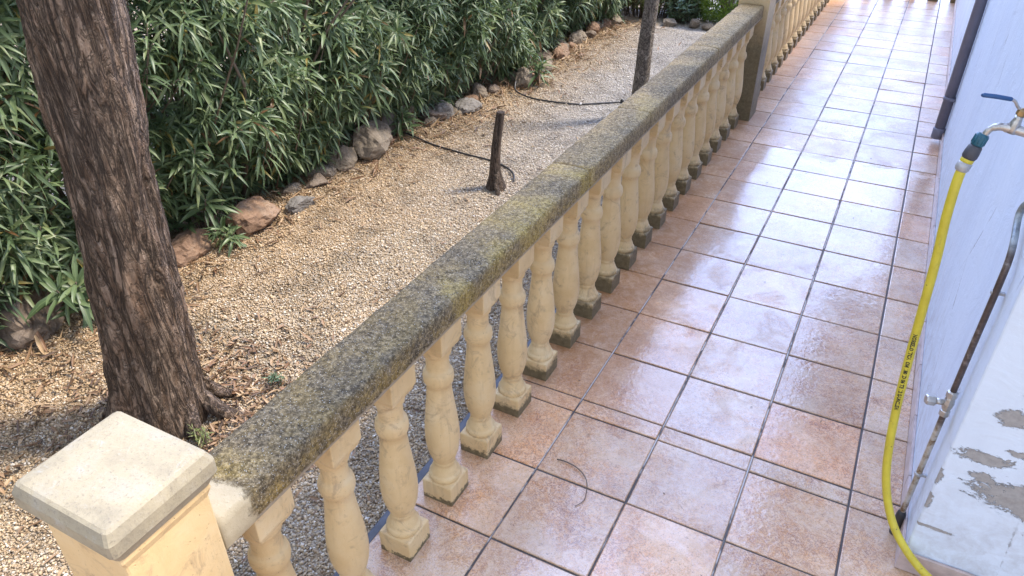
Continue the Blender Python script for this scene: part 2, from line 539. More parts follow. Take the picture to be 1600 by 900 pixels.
def mat_rail():
    """weathered coping: grey-black crust, ochre lichen, pale grains; bare cream at its near end"""
    m = NT("lichen_coping")
    p = m.pos()
    xyz = m.sep(p)
    big = m.noise(p, 5, 6, 0.65, 0.4)
    mid = m.noise(p, 30, 6, 0.75, 0.4)
    fine = m.noise(p, 85, 5, 0.78)
    spk = m.voro(p, 120)
    stone = m.ramp(mid, [(0.3, (0.27, 0.20, 0.11)), (0.7, (0.46, 0.36, 0.21))])
    reg = m.math('SUBTRACT', m.noise(p, 2.4, 4, 0.6, 0.5), m.maprange(xyz[1], -0.35, -0.95, 0.0, 0.17))
    crust = m.ramp(fine, [(0.36, (0.028, 0.019, 0.009)), (0.5, (0.135, 0.098, 0.05)), (0.62, (0.42, 0.325, 0.18))])
    tan = m.ramp(fine, [(0.36, (0.105, 0.062, 0.022)), (0.5, (0.33, 0.225, 0.095)), (0.62, (0.62, 0.46, 0.23))])
    yfac = m.maprange(m.math('ADD', xyz[1], m.math('MULTIPLY', m.math('SUBTRACT', big, 0.5), 3.0)), -0.8, 0.9)
    c = m.mix(yfac, crust, tan)
    c = m.mix(m.ramp(mid, [(0.42, 0.0), (0.62, 0.55)]), c, stone)
    # broad tonal regions along the coping
    c = m.mix(m.ramp(reg, [(0.38, 0.65), (0.52, 0.0)]), c, m.ramp(fine, [(0.36, (0.025, 0.02, 0.013)), (0.5, (0.10, 0.078, 0.05)), (0.64, (0.30, 0.24, 0.15))]))
    c = m.mix(m.math('MULTIPLY', m.ramp(reg, [(0.47, 0.0), (0.60, 0.75)]), m.maprange(xyz[1], 1.6, 0.9)), c, m.ramp(fine, [(0.36, (0.16, 0.105, 0.014)), (0.62, (0.52, 0.38, 0.09))]))
    # ochre lichen, strongest low on the sides of the near length
    och = m.noise(p, 8, 6, 0.75, 0.6)
    side = m.maprange(xyz[2], 0.83, 0.77)
    amt = m.math('MULTIPLY', m.math('ADD', 0.4, m.math('MULTIPLY', side, 0.6)), m.maprange(xyz[1], 0.9, 0.1, 0.25, 1.0))
    c = m.mix(m.math('MULTIPLY', amt, m.ramp(och, [(0.44, 0.0), (0.6, 0.9)])), c, m.ramp(fine, [(0.35, (0.14, 0.09, 0.022)), (0.65, (0.48, 0.33, 0.10))]))
    c = m.mix(m.math('MULTIPLY', m.ramp(m.noise(p, 11, 5, 0.8), [(0.66, 0.0), (0.72, 0.75)]), m.maprange(xyz[1], 0.9, 0.4)), c, (0.42, 0.32, 0.06))
    ff = m.noise(p, 190, 3, 0.8)
    c = m.mix(m.ramp(ff, [(0.34, 0.75), (0.45, 0.0)]), c, (0.03, 0.025, 0.018))
    c = m.mix(m.ramp(ff, [(0.57, 0.0), (0.66, 0.55)]), c, (0.60, 0.52, 0.38))
    # pale grains
    c = m.mix(m.ramp(spk, [(0.10, 0.8), (0.20, 0.0)]), c, (0.62, 0.59, 0.52))
    # vertical run-off streaks on the far sides
    str_n = m.noise(m.pos((1, 70, 4)), 1.0, 4, 0.6)
    sfac = m.math('MULTIPLY', m.math('MULTIPLY', side, m.maprange(xyz[1], 0.3, 0.9)), m.ramp(str_n, [(0.35, 0.0), (0.65, 0.75)]))
    c = m.mix(sfac, c, m.ramp(fine, [(0.3, (0.075, 0.056, 0.034)), (0.7, (0.25, 0.19, 0.12))]))
    # bare lower lip
    lip = m.maprange(m.math('ADD', xyz[2], m.math('MULTIPLY', m.math('SUBTRACT', mid, 0.5), 0.02)), 0.754, 0.746)
    c = m.mix(lip, c, (0.42, 0.35, 0.26))
    # clean repaired end
    cl = m.maprange(m.math('ADD', xyz[1], m.math('MULTIPLY', m.math('SUBTRACT', mid, 0.5), 0.09)), -1.440, -1.458)
    c = m.mix(cl, c, m.ramp(mid, [(0.3, (0.44, 0.36, 0.23)), (0.7, (0.52, 0.44, 0.30))]))
    m.base(c)
    m.rough(0.85)
    m.b.inputs['Specular IOR Level'].default_value = 0.3
    h = m.math('ADD', m.math('MULTIPLY', fine, 0.6), mid)
    h = m.math('SUBTRACT', h, m.math('MULTIPLY', m.ramp(spk, [(0.05, 0.0), (0.3, 1.0)]), 0.4))
    m.bump(m.math('MULTIPLY', h, m.math('SUBTRACT', 1.0, m.math('MULTIPLY', cl, 0.75))), 1.0, 0.007)
    return m.m


def mat_bark(name, dark, light, sx=26, sz=4.5, warm=(0.16, 0.085, 0.045)):
    m = NT(name)
    p = m.pos()
    q = m.pos((sx, sx, sz))
    n1 = m.noise(q, 1.0, 6, 0.65, 0.8)
    n2 = m.noise(m.pos((sx * 2.5, sx * 2.5, sz * 3)), 1.0, 5, 0.7, 0.5)
    n3 = m.noise(p, 6, 4)
    fis = m.math('ABSOLUTE', m.math('SUBTRACT', m.noise(m.pos((sx * 0.75, sx * 0.75, sz * 0.55)), 1.0, 5, 0.6, 1.5), 0.5))
    plate = m.math('ABSOLUTE', m.math('SUBTRACT', m.noise(m.pos((sx * 0.8, sx * 0.8, sz * 3.2)), 1.0, 4, 0.6, 0.8), 0.5))
    c = m.ramp(n1, [(0.25, tuple(x * 0.55 for x in dark)), (0.42, dark), (0.60, tuple((a + b) / 2 for a, b in zip(dark, light))), (0.76, light)])
    c = m.mix(m.ramp(n2, [(0.52, 0.0), (0.68, 0.8)]), c, light)
    c = m.mix(m.ramp(n3, [(0.5, 0.0), (0.7, 0.6)]), c, m.mix(0.6, c, warm))
    c = m.mix(m.ramp(n2, [(0.30, 0.8), (0.42, 0.0)]), c, tuple(x * 0.35 for x in dark))
    c = m.mix(m.ramp(fis, [(0.01, 0.9), (0.05, 0.0)]), c, tuple(x * 0.25 for x in dark))
    c = m.mix(m.ramp(plate, [(0.004, 0.5), (0.02, 0.0)]), c, tuple(x * 0.3 for x in dark))
    cr = m.math('MULTIPLY', m.ramp(fis, [(0.0, 0.0), (0.09, 1.0)]), m.ramp(plate, [(0.0, 0.5), (0.03, 1.0)]))
    m.base(c)
    m.rough(0.72)
    m.b.inputs['Specular IOR Level'].default_value = 0.45
    h = m.math('ADD', n1, m.math('MULTIPLY', n2, 0.45))
    h = m.math('ADD', h, m.math('MULTIPLY', cr, 0.8))
    m.bump(h, 1.0, 0.02)
    return m.m


def mat_leaf(name, cols, under, rib=(0.25, 0.32, 0.12), rough=0.34, trans=0.12, dead=False):
    m = NT(name)
    isl = m.island()
    c = m.ramp(isl, [(i / (len(cols) - 1), x) for i, x in enumerate(cols)])
    a = m.n('ShaderNodeAttribute')
    a.attribute_name = 'rib'
    c = m.mix(m.ramp(a.outputs['Fac'], [(0.78, 0.0), (1.0, 0.5)]), c, rib)
    if dead:
        c = m.mix(m.ramp(isl, [(0.962, 0.0), (0.964, 1.0)]), c, (0.30, 0.24, 0.06))
        c = m.mix(m.ramp(isl, [(0.980, 0.0), (0.982, 1.0)]), c, (0.19, 0.10, 0.045))
    bf = m.n('ShaderNodeNewGeometry').outputs['Backfacing']
    c = m.mix(bf, c, m.mix(0.55, c, under))
    m.base(c)
    m.rough(rough)
    m.b.inputs['Specular IOR Level'].default_value = 0.55
    if trans > 0:
        tr = m.n('ShaderNodeBsdfTranslucent')
        m.l(m.mix(0.5, c, (0.16, 0.26, 0.04)), tr.inputs['Color'])
        mx = m.n('ShaderNodeMixShader')
        mx.inputs['Fac'].default_value = trans
        m.l(m.b.outputs[0], mx.inputs[1])
        m.l(tr.outputs[0], mx.inputs[2])
        m.l(mx.outputs[0], m.out.inputs['Surface'])
    return m.m


def mat_wall():
    """white lime paint: grime low on the long face, paint flaked off the end face in ragged patches"""
    m = NT("white_wall_paint")
    p = m.pos()
    xyz = m.sep(p)
    n1 = m.noise(m.pos((1.5, 3.0, 0.8)), 1.0, 4)
    n2 = m.noise(p, 18, 6, 0.7, 0.3)
    n3 = m.noise(p, 60, 5, 0.7)
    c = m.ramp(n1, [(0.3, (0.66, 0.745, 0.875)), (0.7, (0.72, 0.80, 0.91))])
    # run-off streaks
    st = m.noise(m.pos((6, 3.5, 0.6)), 1.0, 6, 0.7, 0.6)
    c = m.mix(m.ramp(st, [(0.5, 0.0), (0.72, 0.22)]), c, (0.42, 0.46, 0.56))
    # grime near the floor
    low = m.math('MULTIPLY', m.maprange(xyz[2], 0.55, 0.05), m.ramp(n2, [(0.42, 0.0), (0.68, 0.5)]))
    c = m.mix(low, c, (0.38, 0.36, 0.36))
    chips = m.math('MULTIPLY', m.maprange(xyz[2], 0.62, 0.15), m.ramp(m.noise(m.pos((1, 9, 3.2)), 2.2, 6, 0.75), [(0.66, 0.0), (0.69, 1.0)]))
    chips = m.math('MULTIPLY', chips, m.maprange(xyz[1], -0.2, 0.0))
    c = m.mix(m.math('MULTIPLY', chips, 0.65), c, (0.33, 0.31, 0.30))
    # flaked patches (ellipses with ragged borders) on the end face y = -0.26
    pert = m.math('MULTIPLY', m.math('SUBTRACT', m.noise(m.pos((1, 1, 2.2)), 16, 9, 0.84, 0.7), 0.5), 3.4)
    best = None
    for (ex, ez, rx, rz) in ((0.72, 0.40, 0.125, 0.055), (0.60, 0.44, 0.035, 0.018), (0.585, 0.505, 0.065, 0.020), (0.605, 0.66, 0.042, 0.028), (0.66, 0.735, 0.05, 0.012),
                             (0.70, 0.55, 0.09, 0.011), (0.55, 0.20, 0.05, 0.006), (0.82, 0.30, 0.07, 0.03), (0.90, 0.62, 0.09, 0.05), (0.50, 0.40, 0.012, 0.03), (0.50, 0.30, 0.012, 0.03), (0.80, 0.95, 0.1, 0.05)):
        dx = m.math('DIVIDE', m.math('SUBTRACT', xyz[0], ex), rx)
        dz = m.math('DIVIDE', m.math('SUBTRACT', xyz[2], ez), rz)
        d = m.math('SQRT', m.math('ADD', m.math('MULTIPLY', dx, dx), m.math('MULTIPLY', dz, dz)))
        best = d if best is None else m.math('MINIMUM', best, d)
    pert = m.math('ADD', pert, m.math('MULTIPLY', m.math('SUBTRACT', m.noise(m.pos((1, 1, 1.6)), 60, 5, 0.8), 0.5), 1.1))
    fl = m.maprange(m.math('ADD', best, pert), 1.02, 0.94)
    fl = m.math('MULTIPLY', fl, m.maprange(xyz[1], -0.25, -0.258))
    c = m.mix(fl, c, m.ramp(n3, [(0.3, (0.30, 0.285, 0.275)), (0.7, (0.43, 0.41, 0.395))]))
    m.base(c)
    m.rough(0.55)
    m.b.inputs['Specular IOR Level'].default_value = 0.4
    crk = m.voro(m.pos((1.0, 1.3, 0.9), loc=(.3, .1, .2)), 1.6, 'DISTANCE_TO_EDGE')
    wob = m.noise(p, 9, 5, 0.7)
    crack = m.math('MULTIPLY', m.ramp(m.math('ADD', crk, m.math('MULTIPLY', m.math('SUBTRACT', wob, 0.5), 0.09)), [(0.0, 1.0), (0.006, 0.0)]), m.ramp(m.noise(p, 2.0, 3), [(0.5, 0.0), (0.6, 0.7)]))
    c = m.mix(crack, c, (0.28, 0.28, 0.30))
    m.base(c)
    trow = m.noise(m.pos((7, 7, 11)), 1.0, 5, 0.65, 0.8)
    h = m.math('ADD', m.math('MULTIPLY', n3, 0.10), m.math('MULTIPLY', trow, 0.9))
    h = m.math('SUBTRACT', h, m.math('MULTIPLY', m.math('MAXIMUM', fl, chips), 1.3))
    h = m.math('SUBTRACT', h, m.math('MULTIPLY', crack, 0.4))
    m.bump(h, 0.9, 0.007)
    return m.m


def mat_rock(name, a, b, c3):
    m = NT(name)
    p = m.pos()
    n1 = m.noise(p, 7, 6, 0.7, 0.5)
    n2 = m.noise(p, 40, 6, 0.75)
    c = m.ramp(n1, [(0.3, a), (0.52, b), (0.72, c3)])
    c = m.mix(m.ramp(n2, [(0.3, 0.75), (0.48, 0.0)]), c, tuple(x * 0.3 for x in a))
    m.base(c)
    m.rough(0.85)
    m.bump(m.math('ADD', n1, m.math('MULTIPLY', n2, 0.5)), 0.8, 0.012)
    return m.m


M = {}
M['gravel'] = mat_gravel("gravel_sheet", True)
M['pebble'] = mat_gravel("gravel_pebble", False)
M['tile'] = mat_tiles()
def mat_grout():
    m = NT("dark_grout")
    p = m.pos()
    xyz = m.sep(p)
    n = m.noise(p, 14, 5, 0.6)
    c = m.ramp(n, [(0.3, (0.042, 0.034, 0.030)), (0.7, (0.105, 0.088, 0.078))])
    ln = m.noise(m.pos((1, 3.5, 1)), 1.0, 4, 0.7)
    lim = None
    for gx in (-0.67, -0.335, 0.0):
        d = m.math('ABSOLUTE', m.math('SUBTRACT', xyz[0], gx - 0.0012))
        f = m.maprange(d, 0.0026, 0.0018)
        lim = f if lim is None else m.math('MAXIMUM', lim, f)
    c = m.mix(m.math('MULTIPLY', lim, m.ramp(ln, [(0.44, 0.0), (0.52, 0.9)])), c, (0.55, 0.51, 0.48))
    m.base(c)
    m.rough(0.6)
    m.bump(n, 0.3, 0.003)
    return m.m


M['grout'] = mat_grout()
M['edge'] = mat_simple("blue_grey_edge", (0.10, 0.105, 0.125), 0.6, var=0.3, vscale=12, bump=0.4, obj=False)
M['stone'] = mat_stone()
M['cap'] = mat_cap()
M['rail'] = mat_rail()
M['bark'] = mat_bark("fissured_bark", (0.145, 0.092, 0.060), (0.43, 0.325, 0.245))
M['bark2'] = mat_bark("grey_smooth_bark", (0.33, 0.275, 0.225), (0.58, 0.51, 0.44), 34, 26, (0.2, 0.15, 0.1))
M['stump'] = mat_bark("brown_dead_wood", (0.15, 0.105, 0.078), (0.34, 0.27, 0.215), 60, 6)
M['leaf'] = mat_leaf("oleander_leaf", [(0.062, 0.102, 0.050), (0.100, 0.155, 0.072), (0.130, 0.193, 0.090), (0.170, 0.232, 0.110), (0.235, 0.275, 0.12)], (0.17, 0.21, 0.15), rib=(0.26, 0.34, 0.16), rough=0.42, trans=0.28, dead=True)
M['dry'] = mat_leaf("dry_leaf", [(0.05, 0.028, 0.018), (0.12, 0.065, 0.035), (0.22, 0.13, 0.07), (0.40, 0.28, 0.16), (0.17, 0.085, 0.045), (0.30, 0.19, 0.10)], (0.4, 0.3, 0.2), rib=(0.4, 0.28, 0.15), rough=0.6, trans=0.0)
M['bush'] = mat_leaf("conifer_spray", [(0.07, 0.14, 0.015), (0.15, 0.26, 0.025), (0.24, 0.36, 0.04)], (0.12, 0.2, 0.05), rough=0.5)
M['weed'] = mat_leaf("yellow_green_leaf", [(0.10, 0.14, 0.04), (0.18, 0.21, 0.06), (0.27, 0.28, 0.10), (0.16, 0.20, 0.09)], (0.25, 0.28, 0.14), rough=0.45)
M['tuft'] = mat_leaf("grey_green_leaf", [(0.05, 0.10, 0.06), (0.09, 0.15, 0.08), (0.14, 0.20, 0.11)], (0.2, 0.25, 0.16), rough=0.5)
M['stem'] = mat_simple("grey_brown_stem", (0.15, 0.115, 0.085), 0.8, var=0.35, vscale=25, obj=False)
M['wall'] = mat_wall()
M['skirt'] = mat_simple("skirting_tile", (0.50, 0.40, 0.37), 0.32, var=0.2, vscale=22, bump=0.15, obj=False)
M['roof'] = mat_simple("clay_roof", (0.36, 0.17, 0.10), 0.8, var=0.3, vscale=6, bump=0.3, obj=False)
M['soffit'] = mat_simple("brown_soffit", (0.20, 0.12, 0.075), 0.7, var=0.25, vscale=9, obj=False)
M['downpipe'] = mat_simple("grey_plastic", (0.19, 0.19, 0.25), 0.35, var=0.12, vscale=10, obj=False)
def mat_hose():
    m = NT("yellow_hose")
    p = m.pos()
    n = m.noise(p, 16, 5, 0.7)
    g = m.noise(m.pos((60, 60, 14)), 1.0, 5, 0.75)
    c = m.ramp(n, [(0.3, (0.50, 0.40, 0.03)), (0.7, (0.64, 0.54, 0.05))])
    c = m.mix(m.ramp(g, [(0.58, 0.0), (0.72, 0.5)]), c, (0.24, 0.19, 0.05))
    c = m.mix(m.ramp(m.voro(p, 42), [(0.07, 0.75), (0.11, 0.0)]), c, (0.10, 0.08, 0.03))
    m.base(c)
    m.rough(m.ramp(n, [(0.3, 0.32), (0.7, 0.5)]))
    m.bump(n, 0.1, 0.002)
    return m.m


M['hose'] = mat_hose()
M['ink'] = mat_simple("black_ink", (0.025, 0.025, 0.012), 0.5, obj=False)
M['black'] = mat_simple("black_plastic", (0.03, 0.03, 0.032), 0.4, obj=False)
M['dgrey'] = mat_simple("dark_grey_rubber", (0.06, 0.06, 0.07), 0.5, obj=False)
M['teal'] = mat_simple("teal_plastic", (0.02, 0.11, 0.16), 0.3, obj=False)
M['blue'] = mat_simple("blue_sleeve", (0.02, 0.08, 0.22), 0.35, obj=False)
M['metal'] = mat_simple("dull_nickel", (0.50, 0.48, 0.45), 0.33, 0.9, var=0.25, vscale=60, bump=0.15, obj=False)
M['clip'] = mat_simple("grey_clip", (0.42, 0.42, 0.43), 0.4, 0.3, var=0.15, vscale=60, obj=False)
M['brass'] = mat_simple("old_brass", (0.40, 0.27, 0.13), 0.4, 0.9, var=0.3, vscale=60, obj=False)


def mat_pipe():
    m = NT("tarnished_copper_pipe")
    p = m.pos()
    z = m.sep(p)[2]
    n = m.noise(p, 25, 5, 0.7)
    c = m.ramp(n, [(0.3, (0.055, 0.042, 0.038)), (0.55, (0.12, 0.09, 0.08)), (0.72, (0.33, 0.29, 0.26))])
    low = m.ramp(n, [(0.38, (0.17, 0.095, 0.04)), (0.5, (0.45, 0.40, 0.33)), (0.65, (0.60, 0.58, 0.56))])
    hi = m.ramp(n, [(0.3, (0.10, 0.12, 0.13)), (0.6, (0.40, 0.44, 0.46))])
    c = m.mix(m.maprange(z, 0.50, 0.44), c, low)
    c = m.mix(m.maprange(z, 1.03, 1.07), c, hi)
    m.base(c)
    m.rough(0.4)
    m.b.inputs['Metallic'].default_value = 0.35
    m.bump(n, 0.5, 0.002)
    return m.m


M['pipe'] = mat_pipe()
M['rock_tan'] = mat_rock("tan_rock", (0.17, 0.135, 0.10), (0.26, 0.215, 0.165), (0.34, 0.29, 0.235))
M['rock_grey'] = mat_rock("grey_rock", (0.11, 0.10, 0.09), (0.19, 0.175, 0.16), (0.28, 0.26, 0.24))
M['rock_red'] = mat_rock("rusty_rock", (0.17, 0.10, 0.065), (0.27, 0.17, 0.11), (0.34, 0.255, 0.19))
M['rock_dark'] = mat_rock("dark_rock", (0.12, 0.085, 0.06), (0.20, 0.155, 0.12), (0.27, 0.22, 0.18))

# ------------------------------------------------------------------ ground and walkway
GZ = -0.06                            # gravel level below the tiled walkway


def gz(x, y):
    return GZ + 0.012 * mnoise.noise((x * 1.3, y * 1.3, 0)) + 0.05 * max(0, (-x - 2.7)) * (1 if x > -6 else 0)


xs = sorted(set([-60, -30, -15, -8] + list(np.round(np.arange(-6, 6.01, 0.12), 3)) + [8, 15, 30, 60]))
ys = sorted(set([-60, -30, -15, -8] + list(np.round(np.arange(-6, 12.01, 0.12), 3)) + [15, 20, 30, 60]))
V = [(x, y, gz(x, y) if (-6 < x < 0 and -6 < y < 12) else GZ) for y in ys for x in xs]
nx = len(xs)
F = [(j * nx + i, j * nx + i + 1, (j + 1) * nx + i + 1, (j + 1) * nx + i) for j in range(len(ys) - 1) for i in range(nx - 1)]
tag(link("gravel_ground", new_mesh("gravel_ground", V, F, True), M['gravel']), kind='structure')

T = 0.335
STRIP = 0.0814
W_X0, W_X1, W_Y0, W_Y1 = -1.005, 0.497, -3.6, 8.72
b = MB()
b.box((W_X0, W_Y0, -0.12), (W_X1 + 0.6, W_Y1, -0.0045))
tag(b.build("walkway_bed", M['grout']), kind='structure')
b = MB()
b.box((-1.040, W_Y0, -0.12), (-1.007, W_Y1, -0.016), 0.004)
tag(b.build("walkway_edge", M['edge']), kind='structure')
V = []
F = []
xl = [-1.005, -0.67, -0.335, 0.0, 0.335, 0.4950]
yl = [k * T for k in range(0, 27)]
ynear = [-STRIP - k * T for k in range(0, 11)]
rows = [(a, c) for a, c in zip(yl[:-1], yl[1:])] + [(-STRIP, 0.0)] + [(c, a) for a, c in zip(ynear[:-1], ynear[1:])]
xn = xl[:-1] + [0.4885, 0.835, 1.1]
for (ya, yb) in rows:
    cols = list(zip(xl[:-1], xl[1:])) if ya > -0.2 else list(zip([-1.005, -0.67, -0.335, 0.0, 0.335, 0.67, 1.005], [-0.67, -0.335, 0.0, 0.335, 0.67, 1.005, 1.09]))
    for (xa, xb) in cols:
        g = 0.0036
        e = g + 0.0035
        jit = [random.uniform(-.0009, .0009) for _ in range(4)]
        dz = random.uniform(-.0006, .0006)
        tx, ty = random.uniform(-.0012, .0012), random.uniform(-.0012, .0012)
        o = len(V)
        for (ins, z) in ((g, -0.0100), (g, -0.0030), (g + .0012, -0.0010), (e, 0.0)):
            for k, (px, py, sx, sy) in enumerate(((xa, ya, 1, 1), (xb, ya, -1, 1), (xb, yb, -1, -1), (xa, yb, 1, -1))):
                V.append((px + sx * ins + jit[k], py + sy * ins + jit[(k + 1) % 4], z + dz + (tx * sx + ty * sy) * (1 if z > -.005 else 0)))
        for i in range(3):
            for j in range(4):
                F.append((o + i * 4 + j, o + i * 4 + (j + 1) % 4, o + (i + 1) * 4 + (j + 1) % 4, o + (i + 1) * 4 + j))
        F.append((o + 12, o + 13, o + 14, o + 15))
tag(link("walkway_tiles", new_mesh("walkway_tiles", V, F), M['tile']), kind='structure')

# ------------------------------------------------------------------ house
house = empty("house", (2.2, 4.0, 0), "white painted house wall running along the right side of the tiled walkway", "house")
b = MB()
b.box((0.500, -0.26, -0.12), (4.2, 8.9, 2.72), 0.006)
b.build("wall", M['wall'], house)
b = MB()
y = -0.2605
segs = []
while y < 8.6:
    y2 = min(y + 0.331, 8.6)
    segs.append((y, y2))
    y = y2 + 0.004
for (ya, yb) in segs:
    b.box((0.4895, ya, 0.0022), (0.4995, yb, 0.079 + random.uniform(-.001, .001)), 0.0015)
x = 0.4895
while x < 1.0:
    b.box((x, -0.2725, 0.0022), (x + 0.331, -0.2625, 0.079), 0.0015)
    x += 0.335
b.build("skirting", M['skirt'], house)
b = MB()
b.box((0.03, -0.55, 2.725), (4.6, 5.9, 2.80), 0.004)
b.build("eave", M['soffit'], house)
b = MB()
V = [(0.0, -0.6, 2.803), (0.0, 5.95, 2.803), (4.7, -0.6, 2.803), (4.7, 5.95, 2.803), (2.35, -0.6, 3.7), (2.35, 5.95, 3.7)]
b.add(V, [(0, 4, 5, 1), (2, 3, 5, 4), (0, 2, 4), (1, 5, 3), (0, 1, 3, 2)])
b.build("roof", M['roof'], house)

# ------------------------------------------------------------------ balustrades
RAIL_B, RAIL_T = 0.738, 0.826
SPC = 0.2443
PROF = [(.0505, .080), (.0535, .084), (.0545, .092), (.0535, .100), (.050, .105), (.0475, .107), (.0465, .113), (.0425, .124), (.037, .137), (.0345, .144),
        (.0365, .147), (.0372, .150), (.0365, .153), (.0350, .156), (.0375, .163), (.0435, .178), (.050, .202), (.0545, .228), (.0565, .255), (.0567, .275), (.0558, .300),
        (.0525, .340), (.0475, .385), (.0430, .425), (.0398, .460), (.0388, .484), (.0420, .487), (.0462, .494), (.0484, .506), (.0482, .518), (.0462, .529),
        (.0425, .536), (.0378, .539), (.0362, .548), (.0358, .575), (.0372, .590), (.0405, .600), (.0440, .603), (.0450, .607), (.047, .622), (.050, .632)]


def make_baluster(parent, x, y):
    """a turned baluster: shaft with square plinth and square capital as sub-parts"""
    b = MB()
    b.lathe(PROF, (x, y, 0), 28)
    o = b.build("baluster", M['stone'], parent, (x, y, 0))
    h = 0.0565
    b = MB()
    b.loft_rect([(x, y)] * 5, [(h, h, 0.0), (h, h, .074), (h - .001, h - .001, .079), (h - .004, h - .004, .082), (h - .012, h - .012, .0835)], 0.003)
    b.build("plinth", M['stone'], o, (x, y, 0))
    b = MB()
    b.loft_rect([(x, y)] * 6, [(.044, .044, .620), (.049, .049, .626), (h - .003, h - .003, .640), (h, h, .646), (h, h, .734), (h, h, .7375)], 0.003)
    b.build("capital", M['stone'], o, (x, y, 0))
    return o


def copy_baluster(src, parent, wx, wy):
    c = src.copy()
    COL.objects.link(c)
    c.parent = parent
    c.location = Vector((wx, wy, 0)) - wloc(parent)
    for ch in src.children:
        d = ch.copy()
        COL.objects.link(d)
        d.parent = c
        d.location = ch.location
    c.rotation_euler = (0, 0, random.choice((0, 1, 2, 3)) * math.pi / 2 + random.uniform(-.02, .02))
    return c


def rail_section(parent, a, c, along='y', fixed=-0.90, hw=0.082, bev=0.017, seed=0, ds=0.014):
    """length of coping with worn arrises"""
    bt = RAIL_T
    pr = [(-hw + .004, RAIL_B), (-hw, RAIL_B + .006), (-hw, RAIL_B + .03), (-hw, bt - bev - .012), (-hw + bev * .3, bt - bev * .35), (-hw + bev, bt - .001)]
    for k in range(1, 8):
        t = k / 8
        xx = (-hw + bev) + t * 2 * (hw - bev)
        pr.append((xx, bt + .0025 * (1 - (2 * t - 1) ** 2)))
    pr += [(hw - bev, bt - .001), (hw - bev * .3, bt - bev * .35), (hw, bt - bev - .012), (hw, RAIL_B + .03), (hw, RAIL_B + .006), (hw - .004, RAIL_B)]
    n = max(2, int((c - a) / ds))
    V = []
    F = []
    k = len(pr)
    for i in range(n + 1):
        s = a + (c - a) * i / n
        endt = min(1.0, min(i, n - i) / 2.0)
        for (u, z) in pr:
            d = 0.0024 * mnoise.fractal((u * 34, s * 34 + seed, z * 34), 0.8, 2.0, 3)
            if RAIL_B + .01 < z:
                uu = u * (1 + d * 8) - (1 - endt) * 0.002 * (1 if u > 0 else -1)
                zz = z + d * (1 if z > bt - .05 else 0.3) - (1 - endt) * .002
            else:
                uu, zz = u, z
            V.append((fixed + uu, s, zz) if along == 'y' else (s, fixed - uu, zz))
    for i in range(n):
        for j in range(k):
            F.append((i * k + j, (i + 1) * k + j, (i + 1) * k + (j + 1) % k, i * k + (j + 1) % k))
    F.append(tuple(range(k)))
    F.append(tuple(n * k + j for j in range(k - 1, -1, -1)))
    b = MB()
    b.add(V, F, True)
    o = b.build("rail", M['rail'], parent)
    return o


bal = empty("balustrade", (-0.90, 1.0, 0), "cream balustrade with mossy grey coping running up through the middle of the photo", "balustrade")
proto = make_baluster(bal, -0.90, -0.893)
for k in list(range(-2, 0)) + list(range(1, 18)):
    copy_baluster(proto, bal, -0.90, -0.893 + SPC * k)
for i, (a, c) in enumerate(((-1.527, 0.318), (0.321, 1.02), (1.023, 2.2), (2.203, 3.418))):
    rail_section(bal, a, c, hw=0.0815 if i == 0 else 0.0825, bev=0.012 if i == 0 else 0.009, seed=i * 9)

bal2 = empty("balustrade", (-0.90, 6.0, 0), "far length of cream balustrade beyond the dividing post, beside the dry end of the walkway", "balustrade")
for k in range(0, 20):
    copy_baluster(proto, bal2, -0.90, 3.755 + SPC * k)
rail_section(bal2, 3.662, 8.46, bev=0.012, seed=40, ds=0.03)

bal3 = empty("balustrade", (-0.1, 8.60, 0), "balustrade across the far end of the walkway, only its baluster feet in view", "balustrade")
for k in range(-3, 3):
    copy_baluster(proto, bal3, 0.0075 + SPC * k, 8.60)
rail_section(bal3, -0.78, 0.498, along='x', fixed=8.60, bev=0.012, seed=60, ds=0.03)


def stone_post(cx, cy, label, hx=0.104, hy=0.091, cz=0.905, chx=0.121, chy=0.108, mat=None):
    p = empty("stone_post", (cx, cy, GZ), label, "post")
    b = MB()
    b.loft_rect([(cx, cy)] * 4, [(hx, hy, GZ), (hx, hy, cz - .03), (hx + .006, hy + .006, cz - .012), (hx + .006, hy + .006, cz)], 0.005)
    b.build("shaft", M['stone'], p)
    b = MB()
    c2 = [(cx, cy)] * 8
    b.loft_rect(c2, [(hx + .008, hy + .008, cz + .0005), (chx - .004, chy - .004, cz + .022), (chx, chy, cz + .028), (chx, chy, cz + .056), (chx - .008, chy - .008, cz + .075), (chx - .014, chy - .014, cz + .079),
                     (chx - .040, chy - .040, cz + .0835), (chx - .052, chy - .052, cz + .0845)], 0.010)
    b.build("cap", mat or M['cap'], p)
    return p


stone_post(-0.920, -1.622, "pale stone post with flat chamfered cap at the bottom left, where the mossy rail begins", cz=0.935, chx=0.126, chy=0.112)
stone_post(-0.892, 3.54, "stained stone post with dark weathered cap dividing the two lengths of balustrade", hx=0.106, hy=0.118, chx=0.135, chy=0.145, mat=M['rail'])
stone_post(-0.892, 8.60, "corner post where the far balustrade meets the one across the walkway end", hx=0.106, hy=0.118, chx=0.135, chy=0.145, mat=M['rail'])

# ------------------------------------------------------------------ leaves
def orth(D):
    a = np.where(np.abs(D[:, 2:3]) < 0.9, np.array([[0, 0, 1.0]]), np.array([[1.0, 0, 0]]))
    u = np.cross(D, a)
    u /= np.linalg.norm(u, axis=1, keepdims=True) + 1e-9
    return u, np.cross(D, u)


def norm(A):
    return A / (np.linalg.norm(A, axis=1, keepdims=True) + 1e-9)


